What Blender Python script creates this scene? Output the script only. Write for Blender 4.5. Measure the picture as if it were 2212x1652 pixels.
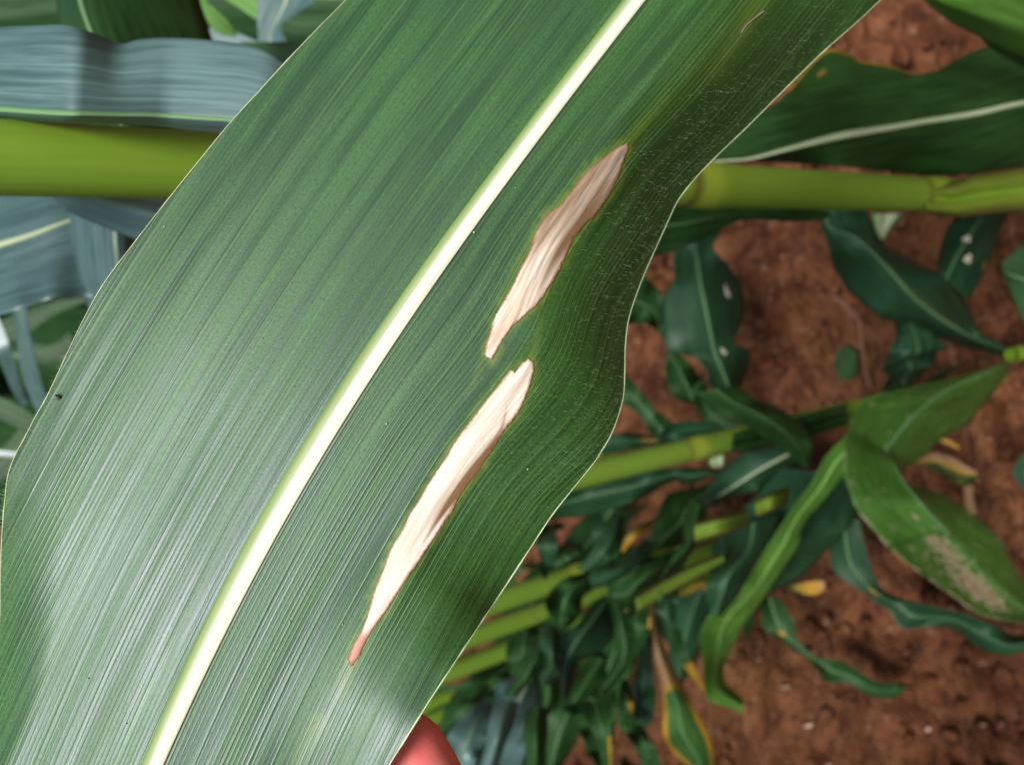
import bpy, math, random
import numpy as np
from mathutils import Vector
for o in list(bpy.data.objects): bpy.data.objects.remove(o)
SC = bpy.context.scene
COL = SC.collection
rng = np.random.default_rng(7); random.seed(7)

# ---------------------------------------------------------------- camera, light, exposure
W, H = 2212.0, 1652.0                       # the grid the outlines were measured on
PITCH = math.radians(37.0); ROLL = math.radians(98.3); HFOV = math.radians(60.8)
FPX = W / 2 / math.tan(HFOV / 2)
CAMH = 1.30
FW = np.array([0, math.cos(PITCH), -math.sin(PITCH)])
UPV = np.array([0, math.sin(PITCH), math.cos(PITCH)])
RT = np.array([1.0, 0, 0])
cr, sr = math.cos(ROLL), math.sin(ROLL)
CX = cr * RT - sr * UPV                     # image right
CY = sr * RT + cr * UPV                     # image up
CAM = np.array([0, 0, CAMH])
cd = bpy.data.cameras.new('camera'); cam = bpy.data.objects.new('camera', cd); COL.objects.link(cam)
from mathutils import Matrix
m = Matrix.Identity(4)
for i in range(3):
    m[i][0] = CX[i]; m[i][1] = CY[i]; m[i][2] = -FW[i]; m[i][3] = CAM[i]
cam.matrix_world = m
cd.sensor_fit = 'HORIZONTAL'; cd.sensor_width = 4.54; cd.lens = 4.54 / 2 / math.tan(HFOV / 2)
cd.clip_start = 0.01; cd.clip_end = 500
cd.dof.use_dof = True; cd.dof.focus_distance = 0.18; cd.dof.aperture_fstop = 2.3
SC.camera = cam

SUN_EL, SUN_AZ = math.radians(65), math.radians(178)     # azimuth clockwise from +Y
wd = bpy.data.worlds.new('World'); SC.world = wd; wd.use_nodes = True
nt = wd.node_tree; nt.nodes.clear()
sky = nt.nodes.new('ShaderNodeTexSky'); sky.sky_type = 'NISHITA'; sky.sun_disc = False
sky.sun_elevation = SUN_EL; sky.sun_rotation = SUN_AZ; sky.dust_density = 3.0; sky.ozone_density = 1.0
bg = nt.nodes.new('ShaderNodeBackground'); bg.inputs['Strength'].default_value = 0.07
wo = nt.nodes.new('ShaderNodeOutputWorld')
nt.links.new(sky.outputs[0], bg.inputs[0]); nt.links.new(bg.outputs[0], wo.inputs[0])
sl = bpy.data.lights.new('sun', 'SUN'); sl.energy = 3.3; sl.angle = math.radians(18); sl.color = (1, .98, .95)
so = bpy.data.objects.new('sun', sl); COL.objects.link(so)
sd = Vector((math.sin(SUN_AZ) * math.cos(SUN_EL), math.cos(SUN_AZ) * math.cos(SUN_EL), math.sin(SUN_EL)))
so.rotation_euler = sd.to_track_quat('Z', 'Y').to_euler()
SC.view_settings.view_transform = 'Standard'; SC.view_settings.look = 'None'
SC.view_settings.exposure = 0.60; SC.view_settings.gamma = 1.0
SC.view_settings.use_curve_mapping = False

# ---------------------------------------------------------------- helpers
def un(px, py, d):
    px = np.asarray(px, float); py = np.asarray(py, float); d = np.asarray(d, float)
    a = (px - W / 2) / FPX; b = (H / 2 - py) / FPX
    return CAM + d[..., None] * (FW + a[..., None] * CX + b[..., None] * CY)
def gd(px, py):                              # depth at which the ray meets the ground
    a = (np.asarray(px, float) - W / 2) / FPX; b = (H / 2 - np.asarray(py, float)) / FPX
    dz = FW[2] + a * CX[2] + b * CY[2]
    return CAMH / np.maximum(-dz, .08)
def proj(P):
    v = np.asarray(P) - CAM; d = v @ FW
    return W / 2 + FPX * (v @ CX) / d, H / 2 - FPX * (v @ CY) / d, d

def crom(P, n, k=24):
    """smooth curve through P, n points evenly spaced by arc length"""
    P = np.asarray(P, float)
    if len(P) == 2: return P[0] + (P[1] - P[0]) * np.linspace(0, 1, n)[:, None]
    Q = np.vstack([2 * P[0] - P[1], P, 2 * P[-1] - P[-2]]); out = []
    for i in range(1, len(Q) - 2):
        t = np.linspace(0, 1, k, endpoint=False)[:, None]
        p0, p1, p2, p3 = Q[i - 1], Q[i], Q[i + 1], Q[i + 2]
        out.append(.5 * (2 * p1 + (p2 - p0) * t + (2 * p0 - 5 * p1 + 4 * p2 - p3) * t ** 2 + (3 * p1 - p0 - 3 * p2 + p3) * t ** 3))
    out.append(P[-1:]); C = np.vstack(out)
    s = np.r_[0, np.cumsum(np.linalg.norm(np.diff(C[:, :2], axis=0), axis=1) + 1e-9)]
    u = np.linspace(0, s[-1], n)
    return np.stack([np.interp(u, s, C[:, j]) for j in range(C.shape[1])], 1)
def sm(x): x = np.clip(x, 0, 1); return x * x * (3 - 2 * x)
def noise2(a, b, seed, na=64, nb=64):
    """smooth value noise, a and b in lattice units"""
    r = np.random.default_rng(seed).standard_normal((na, nb))
    ai = np.floor(a).astype(int); bi = np.floor(b).astype(int); fa = sm(a - ai); fb = sm(b - bi)
    g = lambda i, j: r[i % na, j % nb]
    return (g(ai, bi) * (1 - fa) + g(ai + 1, bi) * fa) * (1 - fb) + (g(ai, bi + 1) * (1 - fa) + g(ai + 1, bi + 1) * fa) * fb

def link(name, me, parent=None, mat=None):
    o = bpy.data.objects.new(name, me); COL.objects.link(o)
    if parent is not None: o.parent = parent
    if mat is not None and me is not None: me.materials.append(mat)
    return o
def tag(o, label=None, cat=None, group=None, kind=None):
    if label: o['label'] = label
    if cat: o['category'] = cat
    if group: o['group'] = group
    if kind: o['kind'] = kind
    return o
def empty(name, label, cat, group=None):
    return tag(bpy.data.objects.new(name, None), label, cat, group)
def thing(name, label, cat, group=None, loc=None):
    o = empty(name, label, cat, group); COL.objects.link(o)
    o['base'] = [0, 0, 0]
    del o['base']
    return o
def grid_mesh(name, P, uv=None, mask=None, keep=None, closed=False):
    """P (n,m,3) -> quad mesh"""
    n, mm = P.shape[:2]
    me = bpy.data.meshes.new(name)
    idx = np.arange(n * mm).reshape(n, mm)
    if closed: idx = np.hstack([idx, idx[:, :1]])
    q = np.stack([idx[:-1, :-1], idx[1:, :-1], idx[1:, 1:], idx[:-1, 1:]], -1).reshape(-1, 4)
    if keep is not None:
        q = q[keep.reshape(-1)]
        used = np.unique(q); re = -np.ones(n * mm, int); re[used] = np.arange(len(used)); q = re[q]
    else: used = np.arange(n * mm)
    co = P.reshape(-1, 3)[used]
    me.vertices.add(len(co)); me.vertices.foreach_set('co', co.astype(np.float32).ravel())
    me.loops.add(len(q) * 4); me.loops.foreach_set('vertex_index', q.astype(np.int32).ravel())
    me.polygons.add(len(q)); me.polygons.foreach_set('loop_start', np.arange(0, len(q) * 4, 4, dtype=np.int32))
    me.polygons.foreach_set('use_smooth', np.ones(len(q), bool))
    if uv is not None:
        a = me.attributes.new('flat', 'FLOAT_VECTOR', 'POINT')
        U = np.zeros((len(co), 3), np.float32); U[:, :2] = uv.reshape(-1, 2)[used]; a.data.foreach_set('vector', U.ravel())
    if mask is not None:
        a = me.attributes.new('mask', 'FLOAT_COLOR', 'POINT')
        M = np.ones((len(co), 4), np.float32); M[:, :3] = mask.reshape(-1, 3)[used]; a.data.foreach_set('color', M.ravel())
    me.update(calc_edges=True); me.validate()
    return me
def solid(o, th, off=-1):
    md = o.modifiers.new('thick', 'SOLIDIFY'); md.thickness = th; md.offset = off; md.use_even_offset = False
def soup(name, V, F, smooth=True):
    me = bpy.data.meshes.new(name); me.from_pydata([tuple(v) for v in V], [], [tuple(f) for f in F])
    if smooth: me.polygons.foreach_set('use_smooth', np.ones(len(F), bool))
    me.update(); return me
def tube_mesh(name, P, R, k=12, mask=None):
    """round tube along P (n,3) with radii R (n), capped"""
    P = np.asarray(P, float); R = np.broadcast_to(np.asarray(R, float), (len(P),))
    T = np.gradient(P, axis=0); T /= np.linalg.norm(T, axis=1)[:, None] + 1e-12
    up = np.array([.13, .97, .2]); rings = []
    A = np.cross(T, up); A /= np.linalg.norm(A, axis=1)[:, None] + 1e-12; B = np.cross(T, A)
    ang = np.linspace(0, 2 * np.pi, k, endpoint=False)
    G = P[:, None] + R[:, None, None] * (np.cos(ang)[None, :, None] * A[:, None] + np.sin(ang)[None, :, None] * B[:, None])
    s = np.r_[0, np.cumsum(np.linalg.norm(np.diff(P, axis=0), axis=1))]
    uv = np.zeros((len(P), k, 2)); uv[..., 0] = ang[None] * R.mean(); uv[..., 1] = s[:, None]
    return grid_mesh(name, G, uv=uv, mask=mask, closed=True)

# ---------------------------------------------------------------- materials
class NT:
    def __init__(s, name):
        s.m = bpy.data.materials.new(name); s.m.use_nodes = True; s.t = s.m.node_tree; s.t.nodes.clear()
        s.out = s.n('ShaderNodeOutputMaterial')
    def n(s, k, **kw):
        x = s.t.nodes.new(k)
        for a, b in kw.items(): setattr(x, a, b)
        return x
    def l(s, a, b): s.t.links.new(a, b)
    def put(s, sock, v):
        if isinstance(v, bpy.types.NodeSocket): s.l(v, sock)
        elif v is not None: sock.default_value = v
    def math(s, op, a, b=None, c=None, clamp=False):
        x = s.n('ShaderNodeMath', operation=op, use_clamp=clamp)
        for i, v in enumerate((a, b, c)): s.put(x.inputs[i], v)
        return x.outputs[0]
    def mix(s, f, a, b, mode='MIX'):
        x = s.n('ShaderNodeMix', data_type='RGBA', blend_type=mode, clamp_factor=True)
        s.put(x.inputs[0], f)
        s.put(x.inputs[6], (*a, 1) if isinstance(a, tuple) else a); s.put(x.inputs[7], (*b, 1) if isinstance(b, tuple) else b)
        return x.outputs[2]
    def mr(s, v, a, b, c=0., d=1.):
        x = s.n('ShaderNodeMapRange', interpolation_type='SMOOTHSTEP')
        for i, q in enumerate((v, a, b, c, d)): s.put(x.inputs[i], q)
        return x.outputs[0]
    def attr(s, name): return s.n('ShaderNodeAttribute', attribute_name=name)
    def scale(s, vec, sx, sy, sz=1):
        x = s.n('ShaderNodeMapping'); s.l(vec, x.inputs[0]); x.inputs['Scale'].default_value = (sx, sy, sz); return x.outputs[0]
    def noise(s, vec, sc, det=3, rough=.55, dist=0):
        x = s.n('ShaderNodeTexNoise'); s.l(vec, x.inputs['Vector']); x.inputs['Scale'].default_value = sc
        x.inputs['Detail'].default_value = det; x.inputs['Roughness'].default_value = rough; x.inputs['Distortion'].default_value = dist
        return x.outputs[0]
    def bump(s, h, strength, dist):
        x = s.n('ShaderNodeBump'); x.inputs['Strength'].default_value = strength; x.inputs['Distance'].default_value = dist
        s.l(h, x.inputs['Height']); return x.outputs[0]
    def bsdf(s, col, rough, spec=.5, nrm=None, trans=None, tf=.2, coat=0, ior=1.45, sss=0):
        p = s.n('ShaderNodeBsdfPrincipled'); s.put(p.inputs['Base Color'], (*col, 1) if isinstance(col, tuple) else col)
        s.put(p.inputs['Roughness'], rough); s.put(p.inputs['Specular IOR Level'], spec); p.inputs['IOR'].default_value = ior
        p.inputs['Coat Weight'].default_value = coat; p.inputs['Coat Roughness'].default_value = .35
        if sss:
            p.inputs['Subsurface Weight'].default_value = sss; p.inputs['Subsurface Radius'].default_value = (.004, .0012, .0008)
            p.inputs['Subsurface Scale'].default_value = 1
        if ior > 1.5: p.inputs['Specular Tint'].default_value = (.86, .92, 1, 1)
        if nrm is not None: s.l(nrm, p.inputs['Normal'])
        o = p.outputs[0]
        if trans is not None:
            tr = s.n('ShaderNodeBsdfTranslucent'); s.put(tr.inputs[0], (*trans, 1) if isinstance(trans, tuple) else trans)
            mx = s.n('ShaderNodeMixShader'); mx.inputs[0].default_value = tf; s.l(o, mx.inputs[1]); s.l(tr.outputs[0], mx.inputs[2]); o = mx.outputs[0]
        s.l(o, s.out.inputs[0]); return s.m

def leaf_material(name, dark, light, rough=.42, spec=.6, tcol=(.12, .28, .02), tf=.18, vein=520., hero=False, dryc=(.36, .20, .018), dryn=.5):
    N = NT(name); a = N.attr('flat').outputs['Vector']; mk = N.n('ShaderNodeSeparateColor'); N.l(N.attr('mask').outputs['Color'], mk.inputs[0])
    st = N.noise(N.scale(a, 1, .045), 420, 3, .6)            # streaks along the veins
    br = N.noise(N.scale(a, 1, .25), 45, 2, .5)              # broad patches
    ve = N.noise(N.scale(a, 1, .012), 1150 if hero else vein, 2, .6)
    c = N.mix(N.mr(N.math('ADD', N.math('MULTIPLY', st, .6), N.math('MULTIPLY', br, .4)), .38, .62), dark, light)
    c = N.mix(N.mr(ve, .56, .74, 0, .35), c, tuple(min(1, x * 2.2 + .015) for x in light))
    if hero:
        fine = N.noise(N.scale(a, 1, .45), 2400, 3, .75)
        c = N.mix(N.mr(fine, .32, .68, 0, .6), c, tuple(x * .5 for x in dark))
        sx = N.n('ShaderNodeSeparateXYZ'); N.l(a, sx.inputs[0]); U = sx.outputs[0]
        wv = N.math('MULTIPLY', N.noise(N.scale(a, 1, .02), 160, 2, .5), 9.0)
        def lines(per, pw, k):
            q = N.math('COSINE', N.math('ADD', N.math('MULTIPLY', U, 2 * math.pi / per), N.math('MULTIPLY', wv, k)))
            return N.math('POWER', N.math('MULTIPLY_ADD', q, .5, .5), pw)
        l1 = lines(.00088, 5, 1.0); l2 = lines(.0047, 60, .8)
        vis = N.mr(N.noise(N.scale(a, 1, .1), 120, 2, .5), .38, .62, .25, 1)
        l1 = N.math('MULTIPLY', l1, vis)
        c = N.mix(N.math('MULTIPLY', l1, .38), c, (.13, .26, .07)); c = N.mix(N.math('MULTIPLY', N.math('MULTIPLY', l2, vis), .32), c, (.17, .30, .08))
    # yellowing and dead margins
    dn = N.math('ADD', mk.outputs[1], N.math('MULTIPLY', N.math('SUBTRACT', N.noise(N.scale(a, 1, .35), 160, 3, .6), .5), dryn))
    yl = N.mix(N.mr(dn, .62, .95), dryc, (.33, .19, .09))
    c = N.mix(N.mr(dn, .25, .55), c, yl)
    # halo round a lesion
    c = N.mix(N.math('MULTIPLY', mk.outputs[2], .9, clamp=True), c, (.20, .30, .015))
    h = N.math('ADD', N.math('MULTIPLY', ve, .6), N.math('MULTIPLY', st, .8))
    if hero:
        vo = N.n('ShaderNodeTexVoronoi'); N.l(N.scale(a, 1150, 1000), vo.inputs['Vector']); vo.inputs['Scale'].default_value = 1; vo.inputs['Randomness'].default_value = .55
        dot = N.mr(vo.outputs['Distance'], .12, .3, 1, 0)
        dm = N.math('MULTIPLY', dot, N.mr(st, .42, .6, .1, .55))
        c = N.mix(dm, c, tuple(x * .35 for x in dark))
        h = N.math('SUBTRACT', N.math('MULTIPLY', h, .45), N.math('MULTIPLY', dm, .15))
        h = N.math('ADD', h, N.math('ADD', N.math('MULTIPLY', l1, .35), N.math('MULTIPLY', l2, .35)))
        h = N.math('ADD', h, N.math('MULTIPLY', fine, .25))
    nr = N.bump(h, .5 if hero else .3, .00035 if hero else .0008)
    rg = N.mr(st, .3, .7, rough - .06, rough + .08)
    return N.bsdf(c, rg, spec, nr, trans=N.mix(.5, c, tcol) if not hero else N.mix(.6, c, tcol), tf=tf, ior=1.6 if hero else 1.45)

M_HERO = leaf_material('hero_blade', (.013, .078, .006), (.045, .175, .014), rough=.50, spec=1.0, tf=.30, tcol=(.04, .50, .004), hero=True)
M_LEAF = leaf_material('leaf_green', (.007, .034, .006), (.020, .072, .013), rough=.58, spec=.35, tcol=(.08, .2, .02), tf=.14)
M_TEAL = leaf_material('leaf_teal', (.007, .034, .012), (.018, .066, .024), rough=.54, spec=.45, tcol=(.05, .16, .03), tf=.1)
M_BLUE = leaf_material('leaf_painted_sheen', (.04, .095, .085), (.095, .175, .165), rough=.42, spec=1.0, tcol=(.08, .2, .03), tf=.12)  # pale bluish sky sheen is painted into this leaf's base colour
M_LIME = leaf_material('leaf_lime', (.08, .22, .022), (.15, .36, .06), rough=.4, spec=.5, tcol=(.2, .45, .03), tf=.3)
def rib_material(name, c0, c1, rough=.5):
    N = NT(name); a = N.attr('flat').outputs['Vector']
    mk = N.n('ShaderNodeSeparateColor'); N.l(N.attr('mask').outputs['Color'], mk.inputs[0])
    st = N.noise(N.scale(a, 1, .03), 900, 3, .6)
    c = N.mix(mk.outputs[0], c0, c1); c = N.mix(N.mr(st, .4, .7, 0, .25), c, tuple(x * .6 for x in c1))
    return N.bsdf(c, rough, .4, N.bump(st, .3, .0002), trans=c0, tf=.1)
M_RIB = rib_material('midrib_pale', (.50, .56, .36), (.10, .22, .05))
M_RIBG = rib_material('midrib_green', (.16, .30, .13), (.05, .14, .05))
M_RIBH = rib_material('midrib_white', (.80, .81, .62), (.15, .25, .045), .6)
def stalk_material(name, a_, b_):
    N = NT(name); a = N.attr('flat').outputs['Vector']
    st = N.noise(N.scale(a, 1, .03), 500, 3, .6); br = N.noise(N.scale(a, 1, .5), 14, 2)
    c = N.mix(N.math('ADD', N.math('MULTIPLY', st, .5), N.math('MULTIPLY', br, .5)), a_, b_)
    mk = N.n('ShaderNodeSeparateColor'); N.l(N.attr('mask').outputs['Color'], mk.inputs[0])
    c = N.mix(mk.outputs[1], c, (.36, .36, .03)); c = N.mix(mk.outputs[0], c, (.08, .06, .015))
    return N.bsdf(c, .5, .35, N.bump(st, .25, .0006), trans=(.2, .3, .02), tf=.08)
M_STALK = stalk_material('stalk', (.15, .27, .014), (.25, .41, .045))
M_STALKB = stalk_material('stalk_bright', (.12, .23, .015), (.21, .34, .05))
def lesion_material():
    N = NT('lesion'); a = N.attr('flat').outputs['Vector']; mk = N.n('ShaderNodeSeparateColor'); N.l(N.attr('mask').outputs['Color'], mk.inputs[0])
    st = N.noise(N.scale(a, 1, .04), 900, 4, .65); s2 = N.noise(N.scale(a, 1, .07), 330, 3, .6)
    br = N.math('ADD', mk.outputs[1], N.math('MULTIPLY', N.math('SUBTRACT', s2, .5), 1.3))
    c = N.mix(N.math('MULTIPLY', N.mr(st, .32, .70), N.mr(mk.outputs[1], -.25, .15, .6, 1)), (.90, .82, .70), (.52, .38, .25))
    c = N.mix(N.mr(br, .15, .95), c, (.20, .115, .055))
    c = N.mix(mk.outputs[2], c, (.52, .27, .20))
    c = N.mix(N.math('MULTIPLY', mk.outputs[0], .9), c, (.22, .07, .035))
    return N.bsdf(c, .75, .2, N.bump(N.math('ADD', st, s2), .5, .0004), trans=(.6, .4, .2), tf=.08)
M_LES = lesion_material()
def plain(name, col, rough=.6, spec=.3, var=.25, sc=40, trans=None, tf=.2, sss=0):
    N = NT(name); tc = N.n('ShaderNodeTexCoord'); no = N.noise(tc.outputs['Object'], sc, 4)
    c = N.mix(N.mr(no, .35, .65), tuple(x * (1 - var) for x in col), tuple(min(1, x * (1 + var)) for x in col))
    return N.bsdf(c, rough, spec, N.bump(no, .2, .001), trans=trans, tf=tf, sss=sss)
M_HAIR = plain('hair_white', (.33, .46, .26), .4, .5, .1)
M_EDGE = plain('leaf_margin', (.46, .52, .30), .4, .5, .15)
M_BUG = plain('speck_dark', (.012, .010, .012), .4, .5, .3)
M_STRAW = plain('straw', (.42, .27, .18), .8, .2, .35, 60)
M_SPOT = plain('dry_spot', (.62, .55, .42), .8, .2, .3, 300)
def skin_material():
    N = NT('skin'); tc = N.n('ShaderNodeTexCoord')
    no = N.noise(tc.outputs['Object'], 70, 3); ri = N.noise(N.scale(tc.outputs['Object'], 1, 1, .35), 2600, 2, .5)
    c = N.mix(N.mr(no, .35, .65), (.90, .17, .17), (.92, .30, .24))
    return N.bsdf(c, .5, .35, N.bump(ri, .25, .0003), sss=.25)
M_SKIN = skin_material()
def nail_material(): return plain('nail', (.6, .32, .26), .3, .5, .05)
M_NAIL = nail_material()
def soil_material():
    N = NT('soil'); ge = N.n('ShaderNodeNewGeometry'); P = ge.outputs['Position']
    a = N.noise(P, 2.2, 4, .6); b = N.noise(P, 14, 6, .68); c_ = N.noise(P, 70, 5, .7); d = N.noise(N.scale(P, 1, 2.5), 30, 3, .6)
    c = N.mix(N.mr(b, .36, .66), (.085, .028, .012), (.25, .098, .046))
    c = N.mix(N.mr(a, .42, .66, 0, .6), c, (.21, .098, .038))
    c = N.mix(N.mr(c_, .55, .70, 0, .7), c, (.40, .23, .15))
    c = N.mix(N.mr(d, .34, .48, .8, 0), c, (.06, .028, .018))
    c = N.mix(N.math('MULTIPLY', N.mr(a, .5, .7), N.mr(b, .52, .66, 0, .35)), c, (.12, .10, .03))
    h = N.math('ADD', N.math('MULTIPLY', b, 1.), N.math('MULTIPLY', c_, .6))
    return N.bsdf(c, .95, .08, N.bump(h, .9, .035))
M_SOIL = soil_material()

# ---------------------------------------------------------------- ground
def ground():
    def h(x, y):
        z = .016 * noise2(x * 2.2 + 50, y * 2.2 + 50, 1) + .012 * noise2(x * 7 + 90, y * 7 + 80, 2)
        z += .010 * noise2(x * 21 + 190, y * 19 + 180, 3, 128, 128) + .0055 * noise2(x * 55 + 300, y * 48 + 300, 4, 256, 256)
        z += .006 * np.maximum(0, noise2(x * 33 + 400, y * 33 + 400, 5, 256, 256) - .6)
        return z
    a = np.concatenate([np.linspace(-400, -12, 12), np.linspace(-10, -1.9, 20), np.linspace(-1.8, 2.4, 380), np.linspace(2.5, 12, 20), np.linspace(14, 400, 12)])
    b = np.concatenate([np.linspace(-400, -8, 12), np.linspace(-6, .3, 14), np.linspace(.35, 3.6, 300), np.linspace(3.7, 14, 40), np.linspace(16, 400, 14)])
    X, Y = np.meshgrid(a, b, indexing='ij')
    P = np.stack([X, Y, h(X, Y) - .006], -1)
    o = link('ground', grid_mesh('ground', P), None, M_SOIL); tag(o, kind='structure')
ground()

# ---------------------------------------------------------------- general leaf built between two outlines
def leaf(parent, L, R, D, M=None, mat=None, rib=True, e=(.0, .0), ruf=.0, rn=3., belly=.0, dry=None, ns=90, nh=10, ribw=.035,
         ribmat=None, absd=False, th=.00035, name='leaf', seed=None, label=None, wave=None, spots=()):
    """L, R (and M) are outlines in measured px, D depth values (fraction of ground depth, or metres if absd)."""
    seed = int(abs(L[0][0] * 7 + L[0][1] * 13 + R[-1][0])) if seed is None else seed
    l = crom(L, ns); r = crom(R, ns); mm_ = crom(M, ns) if M is not None else (l + r) / 2
    s = np.linspace(0, 1, ns); D = np.asarray(D, float)
    dv = np.interp(s, np.linspace(0, 1, len(D)), D)
    k = np.ones(9) / 9; dv = np.convolve(np.pad(dv, 4, 'edge'), k, 'valid')
    if parent is not None and parent.name in PLANE:
        pl_ = PLANE[parent.name]; pl_[1] += .011
        a_ = (mm_[:, 0] - W / 2) / FPX; b_ = (H / 2 - mm_[:, 1]) / FPX; ry = FW[1] + a_ * CX[1] + b_ * CY[1]
        dq = (pl_[0] - .03 - pl_[1] + .25 * (dv - dv.mean()) - .03 * np.sin(np.pi * s)) / np.maximum(ry, .15)
        g_ = gd(mm_[:, 0], mm_[:, 1]); dv = np.minimum(dq, .93 * g_); dv = np.convolve(np.pad(dv, 4, 'edge'), k, 'valid')
    elif not absd: dv = dv * gd(mm_[:, 0], mm_[:, 1])
    t = np.linspace(-1, 1, 2 * nh + 1)
    def surf(t, lift=0.):
        T = np.abs(t)[None, :, None]
        px = np.where(t[None, :, None] < 0, mm_[:, None] + (l - mm_)[:, None] * T, mm_[:, None] + (r - mm_)[:, None] * T)
        ee = np.where(t < 0, e[0], e[1])[None]
        dep = dv[:, None] + ee * np.abs(t)[None] ** 1.4 - belly * np.sin(np.pi * np.clip(np.abs(t), 0, 1))[None]
        side = (t > 0).astype(float)[None]
        ph = noise2(s[:, None] * rn * 2 + side * 17 + 3, side * 5 + s[:, None] * 0, seed)
        dep = dep + ruf * ph * np.abs(t)[None] ** 1.6
        if wave is not None: dep = dep + wave(s[:, None], t[None])
        dep = dep - lift
        return un(px[..., 0], px[..., 1], dep)
    P = surf(t)
    sc = np.r_[0, np.cumsum(np.linalg.norm(np.diff(P[:, nh], axis=0), axis=1))]
    lat = np.linalg.norm(P - P[:, nh:nh + 1], axis=2) * np.sign(t)[None]
    uv = np.stack([lat + seed * .37, np.repeat(sc[:, None], len(t), 1) + seed * .11], -1)
    mk = np.zeros(P.shape); mk[..., 0] = np.abs(t)[None]
    if dry is not None: mk[..., 1] = dry(s[:, None] + 0 * t[None], t[None] + 0 * s[:, None])
    o = link(name, grid_mesh(name, P, uv, mk), parent, mat or M_LEAF); solid(o, th, 0)
    if label: o['label'] = label
    if rib:
        w = ribw
        tt = np.linspace(-1, 1, 9); prof = np.sqrt(np.clip(1 - tt ** 2, 0, 1))
        wd_ = w * (1 - .55 * s)[:, None] + 0 * tt[None]
        Pa = surf(np.array([0.]))[:, 0]
        # rib laid on the blade, on the side that faces the camera
        Pr = np.zeros((ns, 9, 3))
        for j in range(9):
            tj = tt[j] * w
            Pr[:, j] = surf(np.array([tj]))[:, 0]
        v = (CAM - Pa); v /= np.linalg.norm(v, axis=1)[:, None]
        wid = np.linalg.norm(Pr[:, -1] - Pr[:, 0], axis=1)
        tap = (1 - .6 * s)
        Pr = Pr[:, 4:5] + (Pr - Pr[:, 4:5]) * tap[:, None, None]
        Pr = Pr + v[:, None] * ((prof[None] * .28 * wid[:, None] * tap[:, None]) + th * .6)[..., None]
        mk2 = np.zeros(Pr.shape); mk2[..., 0] = (np.abs(tt) ** 3)[None]
        uv2 = np.stack([np.repeat((tt * .003)[None], ns, 0), np.repeat(sc[:, None], 9, 1)], -1)
        ro = link('midrib', grid_mesh('midrib', Pr, uv2, mk2), o, ribmat or M_RIBG)
    for (su, tu, ra, rb) in spots:                     # small dry lesions lying on the blade
        i = int(su * (ns - 1)); k_ = 12; an = np.linspace(0, 2 * np.pi, k_, endpoint=False)
        c0 = surf(np.array([tu]))[i, 0]; ax = surf(np.array([tu]))[min(i + 3, ns - 1), 0] - c0; ax /= np.linalg.norm(ax)
        bx = surf(np.array([tu + .05]))[i, 0] - c0; bx /= np.linalg.norm(bx); vv = CAM - c0; vv /= np.linalg.norm(vv)
        rr = 1 + .22 * np.sin(an * 3 + seed) + .1 * np.cos(an * 5)
        V = [c0 + vv * .0022] + [c0 + vv * .0012 + ax * ra * math.cos(q) * z + bx * rb * math.sin(q) * z for q, z in zip(an, rr)]
        F = [(0, 1 + j, 1 + (j + 1) % k_) for j in range(k_)]
        link('dry_spot', soup('dry_spot', V, F), o, M_SPOT)
    return o

def stalk(parent, px, py, dep, dia, z0=-.02, z1=2.2, lean=(0, 0), nodes=(), mat=None, taper=.75, name='stalk', collar=True):
    p = un(px, py, dep)
    n = 260; z = np.linspace(z0, z1, n)
    P = np.stack([p[0] + lean[0] * (z - p[2]), p[1] + lean[1] * (z - p[2]), z], 1)
    R = dia / 2 * (1 + (1 - taper) * .5 * (1 - 2 * (z - z0) / (z1 - z0)))
    for q in nodes: R = R * (1 + .09 * np.exp(-((z - q) / .012) ** 2)) * (1 - .03 * np.exp(-((z - q - .03) / .02) ** 2))
    mask = np.zeros((n, 20, 3))
    for q in nodes: mask[..., 1] = np.maximum(mask[..., 1], (.5 * np.exp(-((z - q - .012) / .012) ** 2))[:, None])
    for q in nodes: mask[..., 0] = np.maximum(mask[..., 0], (.8 * np.exp(-((z - q - .022) / .0025) ** 2))[:, None])
    me = tube_mesh(name, P, R, 20, mask)
    o = link(name, me, parent, mat or M_STALK)
    return o, P

PLANE = {}
NADX, NADY = 3600., 463.
def foot_stalk(parent, ox, oy, fx, wpx, z1=1.7, nodes=(), mat=None, taper=.9, name='stalk'):
    """upright stalk that stands on the ground at image column fx and passes (ox, oy) where it looks wpx wide"""
    f = (fx - ox) / (NADX - ox); fy = oy + f * (NADY - oy); F0 = un(fx, fy, gd(fx, fy)); zz = np.linspace(0, z1, 400)
    L_ = np.stack([np.full(400, F0[0]), np.full(400, F0[1]), zz], 1); x, y, d = proj(L_); j = int(np.argmin(np.abs(x - ox)))
    o, P = stalk(parent, fx, fy, gd(fx, fy), wpx * d[j] / FPX * .97, -.02, z1, nodes=nodes, mat=mat, taper=taper, name=name)
    return F0
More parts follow.
